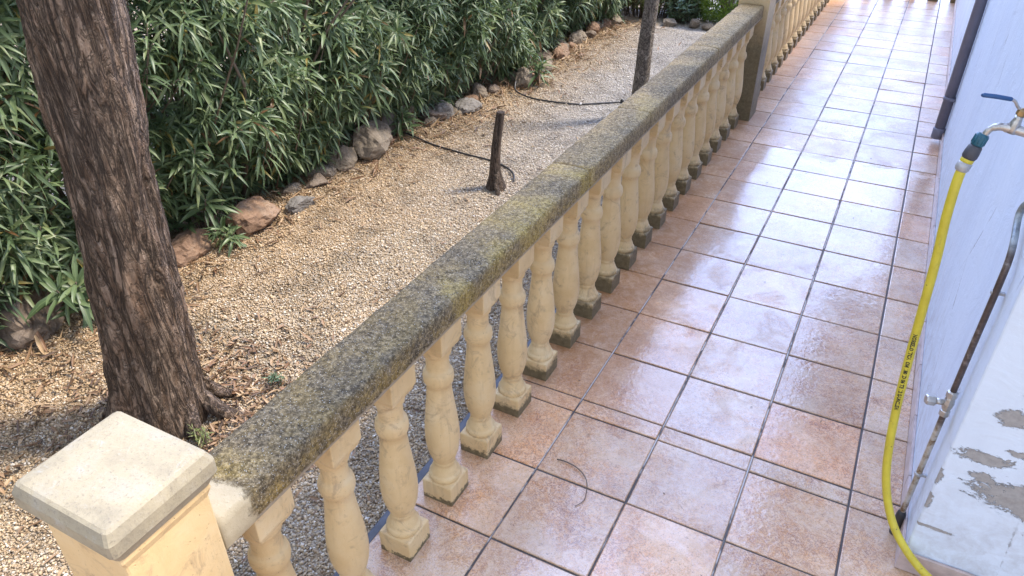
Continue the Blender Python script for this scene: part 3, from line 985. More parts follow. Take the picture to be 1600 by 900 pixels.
def leaf_arrays(P, D, N, L, W, droop, fold=0.22):
    """lance leaves: base P, direction D, upper-face normal N"""
    n = len(P)
    D = norm(D)
    S = norm(np.cross(D, N))
    N = norm(np.cross(S, D))
    ts = np.array([0.0, 0.22, 0.55, 0.82, 1.0])
    ws = np.array([0.22, 0.80, 1.0, 0.62, 0.04])
    V = np.zeros((n, 5, 3, 3))
    for i, (t, w) in enumerate(zip(ts, ws)):
        c = P + D * (L * t)[:, None]
        c = c - N * (droop * L * t * t)[:, None] * 0.6
        c[:, 2] -= droop * L * t * t * 0.6
        hw = (W * 0.5 * w)[:, None]
        V[:, i, 0] = c - S * hw + N * hw * fold * 2
        V[:, i, 1] = c
        V[:, i, 2] = c + S * hw + N * hw * fold * 2
    f = []
    for i in range(4):
        a = i * 3
        f += [(a, a + 1, a + 4, a + 3), (a + 1, a + 2, a + 5, a + 4)]
    f = np.array(f)
    F = (np.arange(n)[:, None, None] * 15 + f[None]).reshape(-1, 4)
    rib = np.tile(np.array([0, 1, 0] * 5, dtype=np.float32), n)
    return V.reshape(-1, 3), F, rib


def leaf_object(name, arrs, mat, parent=None, origin=(0, 0, 0)):
    Vs, Fs, Rs = [], [], []
    o = 0
    for V, F, R in arrs:
        Vs.append(V)
        Fs.append(F + o)
        Rs.append(R)
        o += len(V)
    V = np.concatenate(Vs)
    F = np.concatenate(Fs)
    R = np.concatenate(Rs)
    org = np.array(wloc(parent)) if parent is not None else np.array(origin)
    me = new_mesh(name, V - org, F, True)
    at = me.attributes.new('rib', 'FLOAT', 'POINT')
    at.data.foreach_set('value', R.astype(np.float32))
    return link(name, me, mat, parent, (0, 0, 0) if parent is not None else tuple(org))


def rosettes(tips, axes, per, Lr, Wr, spread=(35, 95), stem=0.10, droop=(0.1, 0.55)):
    """whorled leaves along the last few cm of each shoot"""
    n = len(tips)
    A = norm(axes)
    u, v = orth(A)
    idx = np.repeat(np.arange(n), per)
    m = len(idx)
    k = np.tile(np.arange(per), n)
    t = k / max(1, per - 1)                        # 0 low leaves .. 1 tip leaves
    ang = k * 2.094 + (k // 3) * 1.047 + rng.uniform(-.35, .35, m) + np.repeat(rng.uniform(0, 6.28, n), per)
    sp = np.radians(spread[1] + (spread[0] - spread[1]) * t + rng.uniform(-12, 12, m))
    R = u[idx] * np.cos(ang)[:, None] + v[idx] * np.sin(ang)[:, None]
    D = A[idx] * np.cos(sp)[:, None] + R * np.sin(sp)[:, None]
    N = A[idx] * np.sin(sp)[:, None] - R * np.cos(sp)[:, None]
    P = tips[idx] - A[idx] * (stem * (1 - t))[:, None] + R * 0.004
    size = np.repeat(rng.uniform(0.8, 1.2, n), per)
    L = rng.uniform(Lr[0], Lr[1], m) * size * (0.55 + 0.45 * np.sin(np.pi * (0.15 + 0.7 * (1 - t))))
    W = L * rng.uniform(Wr[0], Wr[1], m)
    return leaf_arrays(P, D, N, L, W, rng.uniform(droop[0], droop[1], m))


# ------------------------------------------------------------------ oleander hedge
H_Y0, H_Y1, H_H = -3.2, 6.3, 2.15


def hedge_front(y, z):
    base = -3.06 + 0.04 * max(0.0, min(1.0, (y - 1.0) / 2.5)) * 4
    bulge = 0.34 * min(1.0, max(0.0, z - 0.03) / 0.75)
    return base + bulge + 0.17 * mnoise.fractal((y * 0.9, z * 1.1, 3.1), 0.9, 2.0, 3) + 0.10 * mnoise.noise((y * 2.7, z * 2.9, 7.7))


hedge = empty("oleander_hedge", (-3.4, 1.5, GZ), "tall dense oleander hedge with long dark green leaves along the left edge of the gravel", "hedge")
tips, axes = [], []
tries = 0
while len(tips) < 9000 and tries < 60000:
    tries += 1
    # more shoots where the leaves show largest
    y = H_Y0 + (H_Y1 - H_Y0) * random.random()
    z = GZ + 0.08 + (H_H - 0.08) * random.random() ** 1.15
    depth = abs(random.gauss(0, 0.27))
    if z < 0.25:
        depth += 0.06
    x = hedge_front(y, z) - depth
    g = mnoise.noise((y * 2.3, z * 2.6, x * 2.3 + 5))
    if g < -0.16 and random.random() < 0.85:
        continue
    tips.append((x, y, z))
    out = Vector((random.gauss(0.75, 0.35), random.gauss(-0.05, 0.5), random.gauss(0.75, 0.4)))
    axes.append(tuple(out))
top = 0
for _ in range(900):                      # the top of the hedge
    y = random.uniform(H_Y0, H_Y1)
    x = random.uniform(-4.1, -2.9)
    tips.append((x, y, H_H + 0.18 * mnoise.noise((x * 1.5, y * 1.5, 0)) + random.uniform(-.15, .05)))
    axes.append((random.gauss(0.1, .3), random.gauss(0, .3), 1))
for _ in range(1200):                     # the back of the hedge
    y = random.uniform(H_Y0, H_Y1)
    z = random.uniform(0.05, H_H)
    tips.append((-4.15 + random.gauss(0, .15), y, z))
    axes.append((random.gauss(-0.8, .3), random.gauss(0, .4), random.gauss(.6, .3)))
tips = np.array(tips)
axes = np.array(axes)
arr = rosettes(tips, axes, 15, (0.07, 0.125), (0.13, 0.19), (28, 108), 0.10, (0.15, 0.8))
leaf_object("foliage", [arr], M['leaf'], hedge)
b = MB()
for i in range(420):
    y = random.uniform(H_Y0, H_Y1)
    x = random.uniform(-3.75, -3.2)
    p = Vector((x, y, GZ))
    pts = [p.copy()]
    d = Vector((random.gauss(0.12, .22), random.gauss(0, .25), 1))
    for k in range(5):
        p = p + d * random.uniform(.22, .4)
        d = d + Vector((random.gauss(0, .15), random.gauss(0, .15), 0))
        pts.append(p.copy())
    r0 = random.uniform(.006, .015)
    b.tube(pts, [r0 * (1 - .13 * k) for k in range(len(pts))], 6)
sel = rng.choice(6200, 2600, replace=False)
for i in sel:
    if i >= len(tips):
        continue
    t = Vector(tips[i])
    a = Vector(axes[i]).normalized()
    b.tube([t, t - a * .12 + Vector((0, 0, -.02)), t - a * .25 + Vector((-.05, 0, -.12))], [.0022, .0032, .0042], 5)
b.build("branches", M['stem'], hedge)


# small separate oleander shoots in front of the hedge
def shoot_plant(x, y, n, h, label, spread=0.14, L=(0.10, 0.16)):
    p = empty("young_oleander", (x, y, gz(x, y)), label, "plant")
    tp, ax = [], []
    b = MB()
    for k in range(n):
        a = random.uniform(0, 6.28)
        r = spread * math.sqrt(random.random())
        t = Vector((x + r * math.cos(a), y + r * math.sin(a), gz(x, y) + h * random.uniform(.45, 1)))
        d = Vector((math.cos(a) * .6, math.sin(a) * .6, 1))
        tp.append(t)
        ax.append(d)
        b.tube([(x, y, gz(x, y)), (Vector((x, y, gz(x, y))) + t) / 2 + Vector((0, 0, .02)), t], [.005, .004, .003], 5)
    leaf_object("foliage", [rosettes(np.array([tuple(t) for t in tp]), np.array([tuple(a) for a in ax]), 15, L, (0.15, 0.2))], M['leaf'], p)
    b.build("stem", M['stem'], p)


shoot_plant(-2.98, -0.52, 6, 0.30, "glossy young oleander shoot in front of the dark rock, just left of the big trunk")
shoot_plant(-3.28, -0.68, 5, 0.32, "small oleander shoot at the left edge of the photo beside the dark rock")
shoot_plant(-3.06, 0.30, 8, 0.34, "bushy oleander shoot beside the rust coloured rock, just right of the big trunk")
shoot_plant(-2.90, 0.33, 4, 0.16, "low oleander sprig on the gravel in front of the rust coloured rocks", 0.09, (0.07, 0.11))
shoot_plant(-2.96, 2.06, 5, 0.20, "low oleander sprig where the black hose comes out of the hedge", 0.10, (0.09, 0.14))
shoot_plant(-3.05, 1.25, 4, 0.22, "thin oleander sprig by the small pale rock at the hedge foot", 0.09, (0.09, 0.14))
shoot_plant(-2.62, 3.62, 5, 0.24, "bright green oleander sprig where the straight hose leaves the hedge", 0.10, (0.09, 0.14))

# ------------------------------------------------------------------ rocks
def rock(x, y, r, mat, label, sq=(1, 1, 0.8), seed=0, group=None, sink=0.25, name="border_rock"):
    rr = random.Random(seed)
    r = r * (0.86 if group else 1.0)
    planes = []
    for k in range(10):
        n = Vector((rr.gauss(0, 1), rr.gauss(0, 1), rr.gauss(0, 1))).normalized()
        planes.append((n, rr.uniform(.62, 1.0)))
    import bmesh
    bm = bmesh.new()
    bmesh.ops.create_icosphere(bm, subdivisions=4, radius=1)
    for v in bm.verts:
        d = v.co.normalized()
        R = 1.15
        for n, h in planes:
            q = n.dot(d)
            if q > 0.05:
                R = min(R, h / q)
        R *= 1 + 0.10 * mnoise.fractal(d * 3.4 + Vector((seed, 0, 0)), .8, 2, 6)
        v.co = Vector((d.x * R * r * sq[0], d.y * R * r * sq[1], d.z * R * r * sq[2]))
    me = bpy.data.meshes.new(name)
    bm.to_mesh(me)
    bm.free()
    o = link(name, me, M[mat], None, (x, y, gz(x, y) + r * sq[2] * (1 - sink * 1.6)))
    return tag(o, label, "rock", group)


G = "rocks edging the hedge bed"
rock(-3.16, -0.70, .20, 'rock_dark', "large dark brown rock at the hedge foot, left of the big trunk", (1.1, 1.1, .8), 3, G)
rock(-3.00, 0.12, .13, 'rock_red', "rust orange rock nearest the right side of the big trunk", (.8, 1.25, .75), 5, G)
rock(-2.93, 0.58, .16, 'rock_red', "wide reddish brown rock with flat top, second along from the big trunk", (.75, 1.3, .7), 8, G)
rock(-3.09, 0.38, .10, 'rock_tan', "small tan rock between the two rust coloured rocks", (1, 1, .9), 9, G)
rock(-2.86, 0.86, .085, 'rock_grey', "small grey rock lying beside the wide reddish brown rock", (.8, 1.3, .6), 10, G)
rock(-3.02, 1.45, .115, 'rock_tan', "low sandy rock on the near side of the biggest pale rock", (.9, 1.2, .75), 12, G)
rock(-2.97, 1.72, .165, 'rock_tan', "biggest pale grey-tan rock with a slanted face at the hedge foot", (.85, 1.15, .95), 14, G)
rock(-3.09, 2.00, .15, 'rock_grey', "upright pointed grey rock behind the biggest pale rock", (.8, .85, 1.15), 16, G)
rock(-3.08, 2.25, .125, 'rock_tan', "upright tan rock beside the hedge, next to the pointed grey rock", (.8, .9, 1.15), 18, G)
rock(-2.92, 2.58, .10, 'rock_grey', "small rounded grey rock at the hedge foot behind the cut stump", (.9, 1.1, .9), 20, G)
rock(-2.84, 2.80, .11, 'rock_grey', "low flat grey rock at the hedge foot, level with the stump top", (.9, 1.3, .7), 22, G)
rock(-2.72, 3.52, .10, 'rock_tan', "tan rock where the straight black hose enters the hedge", (.9, 1.0, 1.1), 24, G)
for (x, y, r, s) in ((-2.74, 3.75, .09, 30), (-2.76, 4.05, .08, 31), (-2.80, 4.50, .10, 32), (-2.86, 4.95, .09, 33), (-2.88, 5.45, .09, 34), (-2.80, 5.95, .09, 35)):
    rock(x, y, r, 'rock_tan' if s % 2 else 'rock_red', "small tan rock in the row at the far end of the hedge foot", (.9, 1.2, .8), s, "small far rocks at the hedge foot")
for k, y in enumerate((-0.32, -0.12, 0.98, 1.14, 1.27, 1.90, 2.38, 2.47, 2.68, 2.98, 3.12, 3.28, 3.62, 3.92, 4.22, 4.36, 4.70, 4.82, 5.10, 5.26, 5.62, 5.78)):
    rock(-3.02 + 0.07 * max(0, min(3.5, y) - 1) * .9 + random.uniform(-.06, .05), y, random.uniform(.055, .095), ('rock_tan', 'rock_red', 'rock_tan', 'rock_dark')[k % 4],
         "small rough stone half hidden under the leaves of the hedge foot", (random.uniform(.8, 1.2), random.uniform(.8, 1.3), random.uniform(.6, .9)), 90 + k, "small stones under the hedge", 0.36)
rock(-2.00, 6.20, .075, 'rock_tan', "small sandy rock at the foot of the round clipped bush, on its left", (.9, 1, .9), 41, "rocks by the round bush")
rock(-1.83, 6.20, .075, 'rock_tan', "small sandy rock under the front of the round clipped bush", (1.2, 1, .7), 42, "rocks by the round bush")
rock(-2.26, 6.18, .08, 'rock_tan', "flat mossy rock at the back edge of the gravel, left of the round bush", (1.3, 1, .6), 43, "rocks by the round bush")

# ------------------------------------------------------------------ trees
def bark_trunk(path, radii, n=110, step=0.012, amp=0.012, ridges=11, seed=0):
    """trunk with fissured bark built into the mesh"""
    P = smooth_path(path, 12)
    # resample
    d = [0]
    for a, c in zip(P[:-1], P[1:]):
        d.append(d[-1] + (c - a).length)
    rad = np.interp(np.linspace(0, 1, len(P)), np.linspace(0, 1, len(radii)), radii)
    m = int(d[-1] / step)
    V = []
    F = []
    for i in range(m + 1):
        s = d[-1] * i / m
        k = max(0, min(len(P) - 2, int(np.searchsorted(d, s)) - 1))
        t = (s - d[k]) / max(1e-6, d[k + 1] - d[k])
        c = P[k].lerp(P[k + 1], t)
        r = rad[k] * (1 - t) + rad[k + 1] * t
        for j in range(n):
            a = 2 * math.pi * j / n
            ca, sa = math.cos(a), math.sin(a)
            tw = a + 0.25 * s
            q = Vector((math.cos(tw) * ridges / 6.28, math.sin(tw) * ridges / 6.28, s * 2.4 + seed))
            rd = 1 - abs(mnoise.noise(q * 1.0)) * 2.0
            rd2 = mnoise.fractal(Vector((q.x * 2.4, q.y * 2.4, q.z * 2.6)), .8, 2.0, 3)
            h = amp * (rd * 0.85 + rd2 * 0.75) + r * 0.05 * mnoise.noise((ca * 1.2, sa * 1.2, s * 1.2 + seed))
            V.append((c.x + ca * (r + h), c.y + sa * (r + h), c.z))
    for i in range(m):
        for j in range(n):
            F.append((i * n + j, i * n + (j + 1) % n, (i + 1) * n + (j + 1) % n, (i + 1) * n + j))
    F.append(tuple(m * n + j for j in range(n)))
    F.append(tuple(range(n - 1, -1, -1)))
    return V, F


def crown(tree, base, top_c, rad, nb, nl, mat, L=(0.05, 0.09)):
    """limbs and an airy crown of small leaves above the frame"""
    b = MB()
    cl = []
    for k in range(nb):
        a = 6.28 * k / nb + random.uniform(-.4, .4)
        e = Vector(top_c) + Vector((math.cos(a) * rad * random.uniform(.5, 1), math.sin(a) * rad * random.uniform(.5, 1), random.uniform(-.3, .5) * rad))
        mid = Vector(base).lerp(e, .5) + Vector((0, 0, .15))
        b.tube(smooth_path([base, mid, e], 5), list(np.linspace(.045, .012, 11)), 7)
        for q in range(5):
            cl.append(e + Vector((random.gauss(0, rad * .22), random.gauss(0, rad * .22), random.gauss(0, rad * .16))))
    b.build("limbs", M['bark2'], tree)
    P = np.array([tuple(random.choice(cl) + Vector((random.gauss(0, rad * .13), random.gauss(0, rad * .13), random.gauss(0, rad * .10)))) for _ in range(nl)])
    D = rng.normal(0, 1, (nl, 3))
    N = rng.normal(0, .6, (nl, 3)) + np.array([[0, 0, 1]])
    Ls = rng.uniform(L[0], L[1], nl)
    leaf_object("crown", [leaf_arrays(P, D, N, Ls, Ls * .4, rng.uniform(0, .3, nl))], mat, tree)


tree = empty("tree", (-2.13, -0.80, GZ), "thick leaning tree with deeply fissured brown bark in front of the hedge at left", "tree")
V, F = bark_trunk([(-2.150, -0.815, -0.12), (-2.138, -0.808, -0.03), (-2.112, -0.795, 0.16), (-2.082, -0.780, 0.42), (-2.062, -0.770, 0.75), (-2.040, -0.755, 1.05), (-2.018, -0.745, 1.35), (-1.99, -0.73, 1.75), (-1.97, -0.70, 2.5)],
                  [0.215, 0.190, 0.158, 0.138, 0.126, 0.121, 0.125, 0.128, 0.10], amp=0.0155, seed=2)
b = MB()
b.add(V, F, True)
# buttress roots, strongest on the right
for (dx, dy, ln, r0, h) in ((0.16, 0.10, .24, .05, .04), (0.05, -0.15, .16, .06, .05), (0.19, 0.00, .20, .05, .09), (-0.13, -0.10, .16, .06, .05), (-.12, .12, .15, .06, .05), (0.10, 0.19, .20, .04, .05)):
    p0 = Vector((-2.13 + dx * .45, -.80 + dy * .45, GZ + h + .06))
    dd = Vector((dx, dy, 0)).normalized()
    pts = smooth_path([p0, p0 + dd * ln * .35 + Vector((0, 0, -h * .65)), p0 + dd * ln * .7 + Vector((dd.y * .03, -dd.x * .03, -h - .035)), p0 + dd * ln + Vector((0, 0, -h - .09))], 5)
    o = len(b.V)
    b.tube(pts, list(np.linspace(r0, r0 * .3, len(pts))), 18)
    for i in range(o, len(b.V)):
        v = Vector(b.V[i])
        k = 0.016 * mnoise.fractal(v * 18, .8, 2, 3)
        b.V[i] = (v.x + k, v.y - k, v.z + k)
b.build("trunk", M['bark'], tree)
crown(tree, (-1.97, -0.70, 2.45), (-2.3, -0.5, 3.6), 1.15, 8, 5200, M['leaf'])

tree2 = empty("tree", (-1.60, 3.25, GZ), "slim grey-barked tree standing in the gravel behind the far part of the rail", "tree")
V, F = bark_trunk([(-1.62, 3.25, -0.12), (-1.600, 3.254, 0.05), (-1.591, 3.257, 0.22), (-1.584, 3.261, 0.55), (-1.571, 3.268, 0.82), (-1.55, 3.28, 1.3), (-1.5, 3.3, 2.9)], [0.075, 0.060, 0.055, 0.052, 0.051, 0.05, 0.04], n=48, step=0.02, amp=0.003, ridges=6, seed=9)
b = MB()
b.add(V, F, True)
b.build("trunk", M['bark2'], tree2)
crown(tree2, (-1.5, 3.3, 2.85), (-1.7, 3.5, 4.2), 0.8, 6, 1500, M['leaf'])

V, F = bark_trunk([(-1.967, 1.657, -0.10), (-1.967, 1.657, -0.05), (-1.970, 1.656, 0.02), (-1.971, 1.655, 0.09), (-1.961, 1.661, 0.25), (-1.937, 1.673, 0.437)], [0.072, 0.062, 0.040, 0.031, 0.026, 0.0235], n=48, step=0.008, amp=0.003, ridges=5, seed=4)
b = MB()
b.add([Vector(v) - Vector((0, 0, 0)) for v in V], F, True)
b.tube(smooth_path([(-1.945, 1.62, .05), (-1.935, 1.60, -.01), (-1.915, 1.58, -.05), (-1.90, 1.565, -.09)], 4), .016, 8)
tag(b.build("tree_stump", M['stump'], None, (-1.967, 1.657, GZ)), "thin cut-off trunk stump standing upright in the gravel behind the rail", "stump")

# ------------------------------------------------------------------ far plants
bush = empty("clipped_bush", (-1.72, 6.72, GZ), "round clipped green conifer bush at the back of the gravel path", "bush")
n = 19000
U = norm(rng.normal(0, 1, (n, 3)))
rr = 0.47 * (1 - np.abs(rng.normal(0, .07, n)))
lump = np.array([0.05 * mnoise.noise((u[0] * 4, u[1] * 4, u[2] * 4)) for u in U])
P = np.array([[-1.76, 6.74, 0.33]]) + U * (rr + lump)[:, None] * np.array([[1, 1, .92]])
D = U * .6 + rng.normal(0, .45, (n, 3)) + np.array([[0, 0, .35]])
Ls = rng.uniform(.025, .05, n)
leaf_object("foliage", [leaf_arrays(P, D, U + rng.normal(0, .3, (n, 3)), Ls, Ls * .3, rng.uniform(0, .2, n))], M['bush'], bush)
b = MB()
for k in range(9):
    a = random.uniform(0, 6.28)
    b.tube([(-1.76, 6.74, GZ - .02), (-1.76 + .1 * math.cos(a), 6.74 + .1 * math.sin(a), .12), (-1.76 + .28 * math.cos(a), 6.74 + .28 * math.sin(a), .42)], [.02, .014, .006], 6)
b.build("stem", M['stem'], bush)


def weed_clump(name, x, y, rx, ry, h, n, mat, label, cat, L=(.04, .08), wr=.28):
    p = empty(name, (x, y, GZ), label, cat)
    P, D = [], []
    b = MB()
    for k in range(max(5, n // 14)):
        a = random.uniform(0, 6.28)
        q = math.sqrt(random.random())
        bx, by = x + q * rx * .6 * math.cos(a), y + q * ry * .6 * math.sin(a)
        t = Vector((x + q * rx * math.cos(a), y + q * ry * math.sin(a), GZ + h * random.uniform(.35, 1)))
        b.tube([(bx, by, GZ - .01), (bx * .5 + t.x * .5, by * .5 + t.y * .5, GZ + (t.z - GZ) * .6), t], [.003, .0025, .0015], 4)
        for j in range(14):
            s = random.uniform(.25, 1)
            pos = Vector((bx, by, GZ)).lerp(t, s)
            P.append(tuple(pos))
            D.append((random.gauss(0, .7), random.gauss(0, .7), random.gauss(.5, .4)))
    P = np.array(P)
    D = np.array(D)
    m_ = len(P)
    Ls = rng.uniform(L[0], L[1], m_)
    leaf_object("foliage", [leaf_arrays(P, D, rng.normal(0, .4, (m_, 3)) + np.array([[0, 0, 1]]), Ls, Ls * wr, rng.uniform(0, .4, m_))], mat, p)
    b.build("stem", M['stem'], p)
    return p


weed_clump("shrub", -2.72, 6.55, .52, .35, .62, 3400, M['weed'], "loose yellow-green shrub at the far end of the hedge, left of the slim tree", "shrub")
weed_clump("shrub", -2.34, 6.85, .34, .25, .40, 1300, M['weed'], "pale yellow-green low shrub behind the slim tree at the back of the gravel", "shrub")
weed_clump("shrub", -2.18, 6.42, .22, .16, .26, 1200, M['tuft'], "dusty blue-green low plant between the slim tree and the round bush", "plant")
weed_clump("weed", -1.86, -0.44, .05, .05, .09, 80, M['tuft'], "feathery green weed in the gravel on the right side of the big trunk", "weed", (.02, .035), .15)
weed_clump("weed", -1.86, -0.86, .05, .05, .11, 110, M['weed'], "dry yellowish weed between the big trunk base and the pale post cap", "weed", (.02, .04), .12)

# ------------------------------------------------------------------ loose stones and litter (uncountable)
def scatter_pebbles():
    pts = []
    N = 280000
    x = rng.uniform(-3.15, -1.045, N)
    y = -2.3 + (rng.random(N) ** 1.25) * 8.3
    # octahedra, jittered
    base = np.array([(1, 0, 0), (-1, 0, 0), (0, 1, 0), (0, -1, 0), (0, 0, 1), (0, 0, -1)], dtype=float)
    f = np.array([(0, 2, 4), (2, 1, 4), (1, 3, 4), (3, 0, 4), (2, 0, 5), (1, 2, 5), (3, 1, 5), (0, 3, 5)])
    s = rng.gamma(6, 1, N) / 6 * 0.0041
    s = np.clip(s, .002, .011)
    a = rng.uniform(0, 6.28, N)
    sc = np.stack([s * rng.uniform(.9, 1.5, N), s * rng.uniform(.7, 1.1, N), s * rng.uniform(.5, .9, N)], 1)
    Vb = base[None] * sc[:, None, :] * rng.uniform(.75, 1.25, (N, 6, 1))
    ca, sa = np.cos(a)[:, None], np.sin(a)[:, None]
    X = Vb[:, :, 0] * ca - Vb[:, :, 1] * sa
    Y = Vb[:, :, 0] * sa + Vb[:, :, 1] * ca
    tilt = rng.normal(0, .35, (N, 1))
    Z = Vb[:, :, 2] + X * tilt
    # height of the sheet
    gx = np.round(np.arange(-3.3, -0.9, .06), 3)
    gy = np.round(np.arange(-2.5, 6.3, .06), 3)
    H = np.array([[gz(float(u), float(v)) for u in gx] for v in gy])
    iu = np.clip(((x - gx[0]) / .06).astype(int), 0, len(gx) - 1)
    iv = np.clip(((y - gy[0]) / .06).astype(int), 0, len(gy) - 1)
    zz = H[iv, iu]
    V = np.stack([X + x[:, None], Y + y[:, None], Z + (zz + s * .25 + rng.uniform(0, .004, N))[:, None]], 2).reshape(-1, 3)
    F = (np.arange(N)[:, None, None] * 6 + f[None]).reshape(-1, 3)
    me = new_mesh("gravel_pebbles", V, F, True)
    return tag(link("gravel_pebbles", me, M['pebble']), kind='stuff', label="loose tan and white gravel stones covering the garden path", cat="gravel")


scatter_pebbles()


def litter():
    P, D, Nn, L, W = [], [], [], [], []
    def put(x, y, l, w):
        P.append((x, y, gz(x, y) + random.uniform(.006, .02)))
        a = random.uniform(0, 6.28)
        D.append((math.cos(a), math.sin(a), random.gauss(0, .12)))
        Nn.append((random.gauss(0, .25), random.gauss(0, .25), 1))
        L.append(l)
        W.append(w)
    for _ in range(5200):
        y = random.uniform(-2.3, 6.2)
        k = abs(random.gauss(0, 1))
        dens = 0.5 + 0.5 * mnoise.noise((y * 1.7, 0, 1))
        if random.random() > dens + .25:
            continue
        x = hedge_front(y, 0.05) - 0.15 + k * 0.26
        l = random.uniform(.03, .11)
        put(x, y, l, l * random.uniform(.09, .18))
    for _ in range(1500):                 # bark and leaves round the trunk
        a = random.uniform(0, 6.28)
        r = .17 + abs(random.gauss(0, .26))
        put(-2.08 + r * math.cos(a), -.76 + r * math.sin(a), random.uniform(.02, .06), random.uniform(.008, .016))
    for _ in range(260):
        put(random.uniform(-2.9, -1.1), random.uniform(-2.2, 5.5), random.uniform(.02, .06), random.uniform(.006, .012))
    for _ in range(34):
        put(random.uniform(-.85, .45), random.uniform(-.6, 3.4), random.uniform(.006, .016), random.uniform(.003, .006))
        P[-1] = (P[-1][0], P[-1][1], .002)
        D[-1] = (D[-1][0], D[-1][1], .06)
    P, D, Nn, L, W = map(np.array, (P, D, Nn, L, W))
    o = leaf_object("leaf_litter", [leaf_arrays(P, D.astype(float), Nn.astype(float), L, W, rng.uniform(-.5, .5, len(L)), .4)], M['dry'])
    return tag(o, kind='stuff', label="dry brown fallen oleander leaves strewn along the hedge foot and trunk", cat="leaf litter")


litter()

# ------------------------------------------------------------------ irrigation hoses
def ground_hose(pts, label):
    b = MB()
    P = smooth_path([(x, y, gz(x, y) + dz) for (x, y, dz) in pts], 8)
    b.tube(P, .0066, 8)
    return tag(b.build("irrigation_hose", M['black'], None, P[0]), label, "hose")


ground_hose([(-3.10, 2.10, .02), (-2.917, 2.086, .02), (-2.73, 2.04, .014), (-2.544, 2.012, .012), (-2.36, 1.995, .012), (-2.175, 1.985, .012), (-2.05, 1.94, .014), (-1.962, 1.870, .022), (-1.914, 1.802, .016), (-1.905, 1.762, -.02)],
            "black irrigation hose curling from the hedge round behind the cut stump")
h2 = ground_hose([(-2.72, 3.38, .09), (-2.677, 3.300, .04), (-2.54, 3.265, .016), (-2.395, 3.262, .013), (-2.132, 3.310, .012), (-1.95, 3.43, .012), (-1.828, 3.520, .012)],
                 "black irrigation hose lying straight across the gravel to the slim tree")
b = MB()
b.lathe([(.009, 0), (.013, .004), (.013, .016), (.009, .02)], (-2.11, 3.318, gz(-2.11, 3.318) + .012), 10, (1, .25, 0))
b.build("connector", M['clip'], h2)
b = MB()
b.lathe([(.012, 0), (.014, .006), (.014, .03), (.006, .04)], (-1.82, 3.527, gz(-1.82, 3.52) - .004), 10)
b.build("dripper", M['black'], h2)

# ------------------------------------------------------------------ downpipe
dp = empty("downpipe", (0.462, 3.62, 0), "grey round drainpipe running down the white wall to the walkway", "drainpipe")
b = MB()
b.lathe([(.034, .035), (.034, 2.74)], (0.462, 3.62, 0), 24)
b.build("pipe", M['downpipe'], dp)
b = MB()
b.lathe([(.036, .03), (.039, .034), (.039, .10), (.035, .105)], (0.462, 3.62, 0), 24)
b.build("foot_socket", M['downpipe'], dp)
for zz in (.30, 1.7):
    b = MB()
    b.lathe([(.0345, zz), (.038, zz + .002), (.038, zz + .022), (.0345, zz + .024)], (0.462, 3.62, 0), 24)
    b.box((.470, 3.568, zz + .004), (.4992, 3.672, zz + .02), .003)
    b.build("bracket", M['downpipe'], dp)

# ------------------------------------------------------------------ water pipe with stop valve
PX, PY = 0.478, -0.13
wp = empty("water_pipe", (PX, PY, 0), "thin tarnished copper water pipe with a stop valve, climbing the white wall near its corner", "pipe")
b = MB()
path = smooth_path([(PX, PY, 0.02), (PX, PY, .25), (PX, PY, .5), (PX, PY, .75), (PX, PY - .004, .97), (PX + .001, PY + .012, 1.03), (PX + .001, PY + .047, 1.065), (PX + .001, PY + .088, 1.085), (PX + .001, PY + .11, 1.11), (PX + .006, PY + .10, 1.14), (PX + .03, PY + .09, 1.148)], 6)
b.tube(path, .0085, 14)
b.build("tube", M['pipe'], wp)
b = MB()
b.lathe([(.0135, .0), (.0145, .004), (.0145, .09), (.010, .105)], (PX, PY, .0), 14)
b.build("rubber_boot", M['black'], wp)
b = MB()
zc = .555
b.lathe([(.010, zc - .045), (.0135, zc - .043), (.0135, zc - .026), (.011, zc - .024), (.0125, zc - .018), (.0155, zc), (.0125, zc + .018), (.011, zc + .022), (.0145, zc + .024), (.0145, zc + .042), (.010, zc + .045)], (PX, PY, 0), 8)
b.lathe([(.009, 0), (.009, .026)], (PX - .01, PY, zc), 10, (-1, -.25, .05))
vb = b.build("valve_body", M['metal'], wp)
b = MB()
b.lathe([(.013, .024), (.0155, .027), (.0155, .046), (.013, .050)], (PX - .01, PY, zc), 6, (-1, -.25, .05))
b.build("valve_cap", M['metal'], vb)
for zz in (.93, .27):
    b = MB()
    b.lathe([(.0088, zz - .004), (.0112, zz - .003), (.0112, zz + .006), (.0088, zz + .007)], (PX, PY, 0), 14)
    b.box((PX + .009, PY - .004, zz - .003), (.4994, PY + .004, zz + .005))
    b.build("clip", M['clip'], wp)

# ------------------------------------------------------------------ tap
TY = -0.085
tap = empty("garden_tap", (0.50, TY, 1.335), "nickel garden tap with blue lever on the white wall at the right edge", "tap")
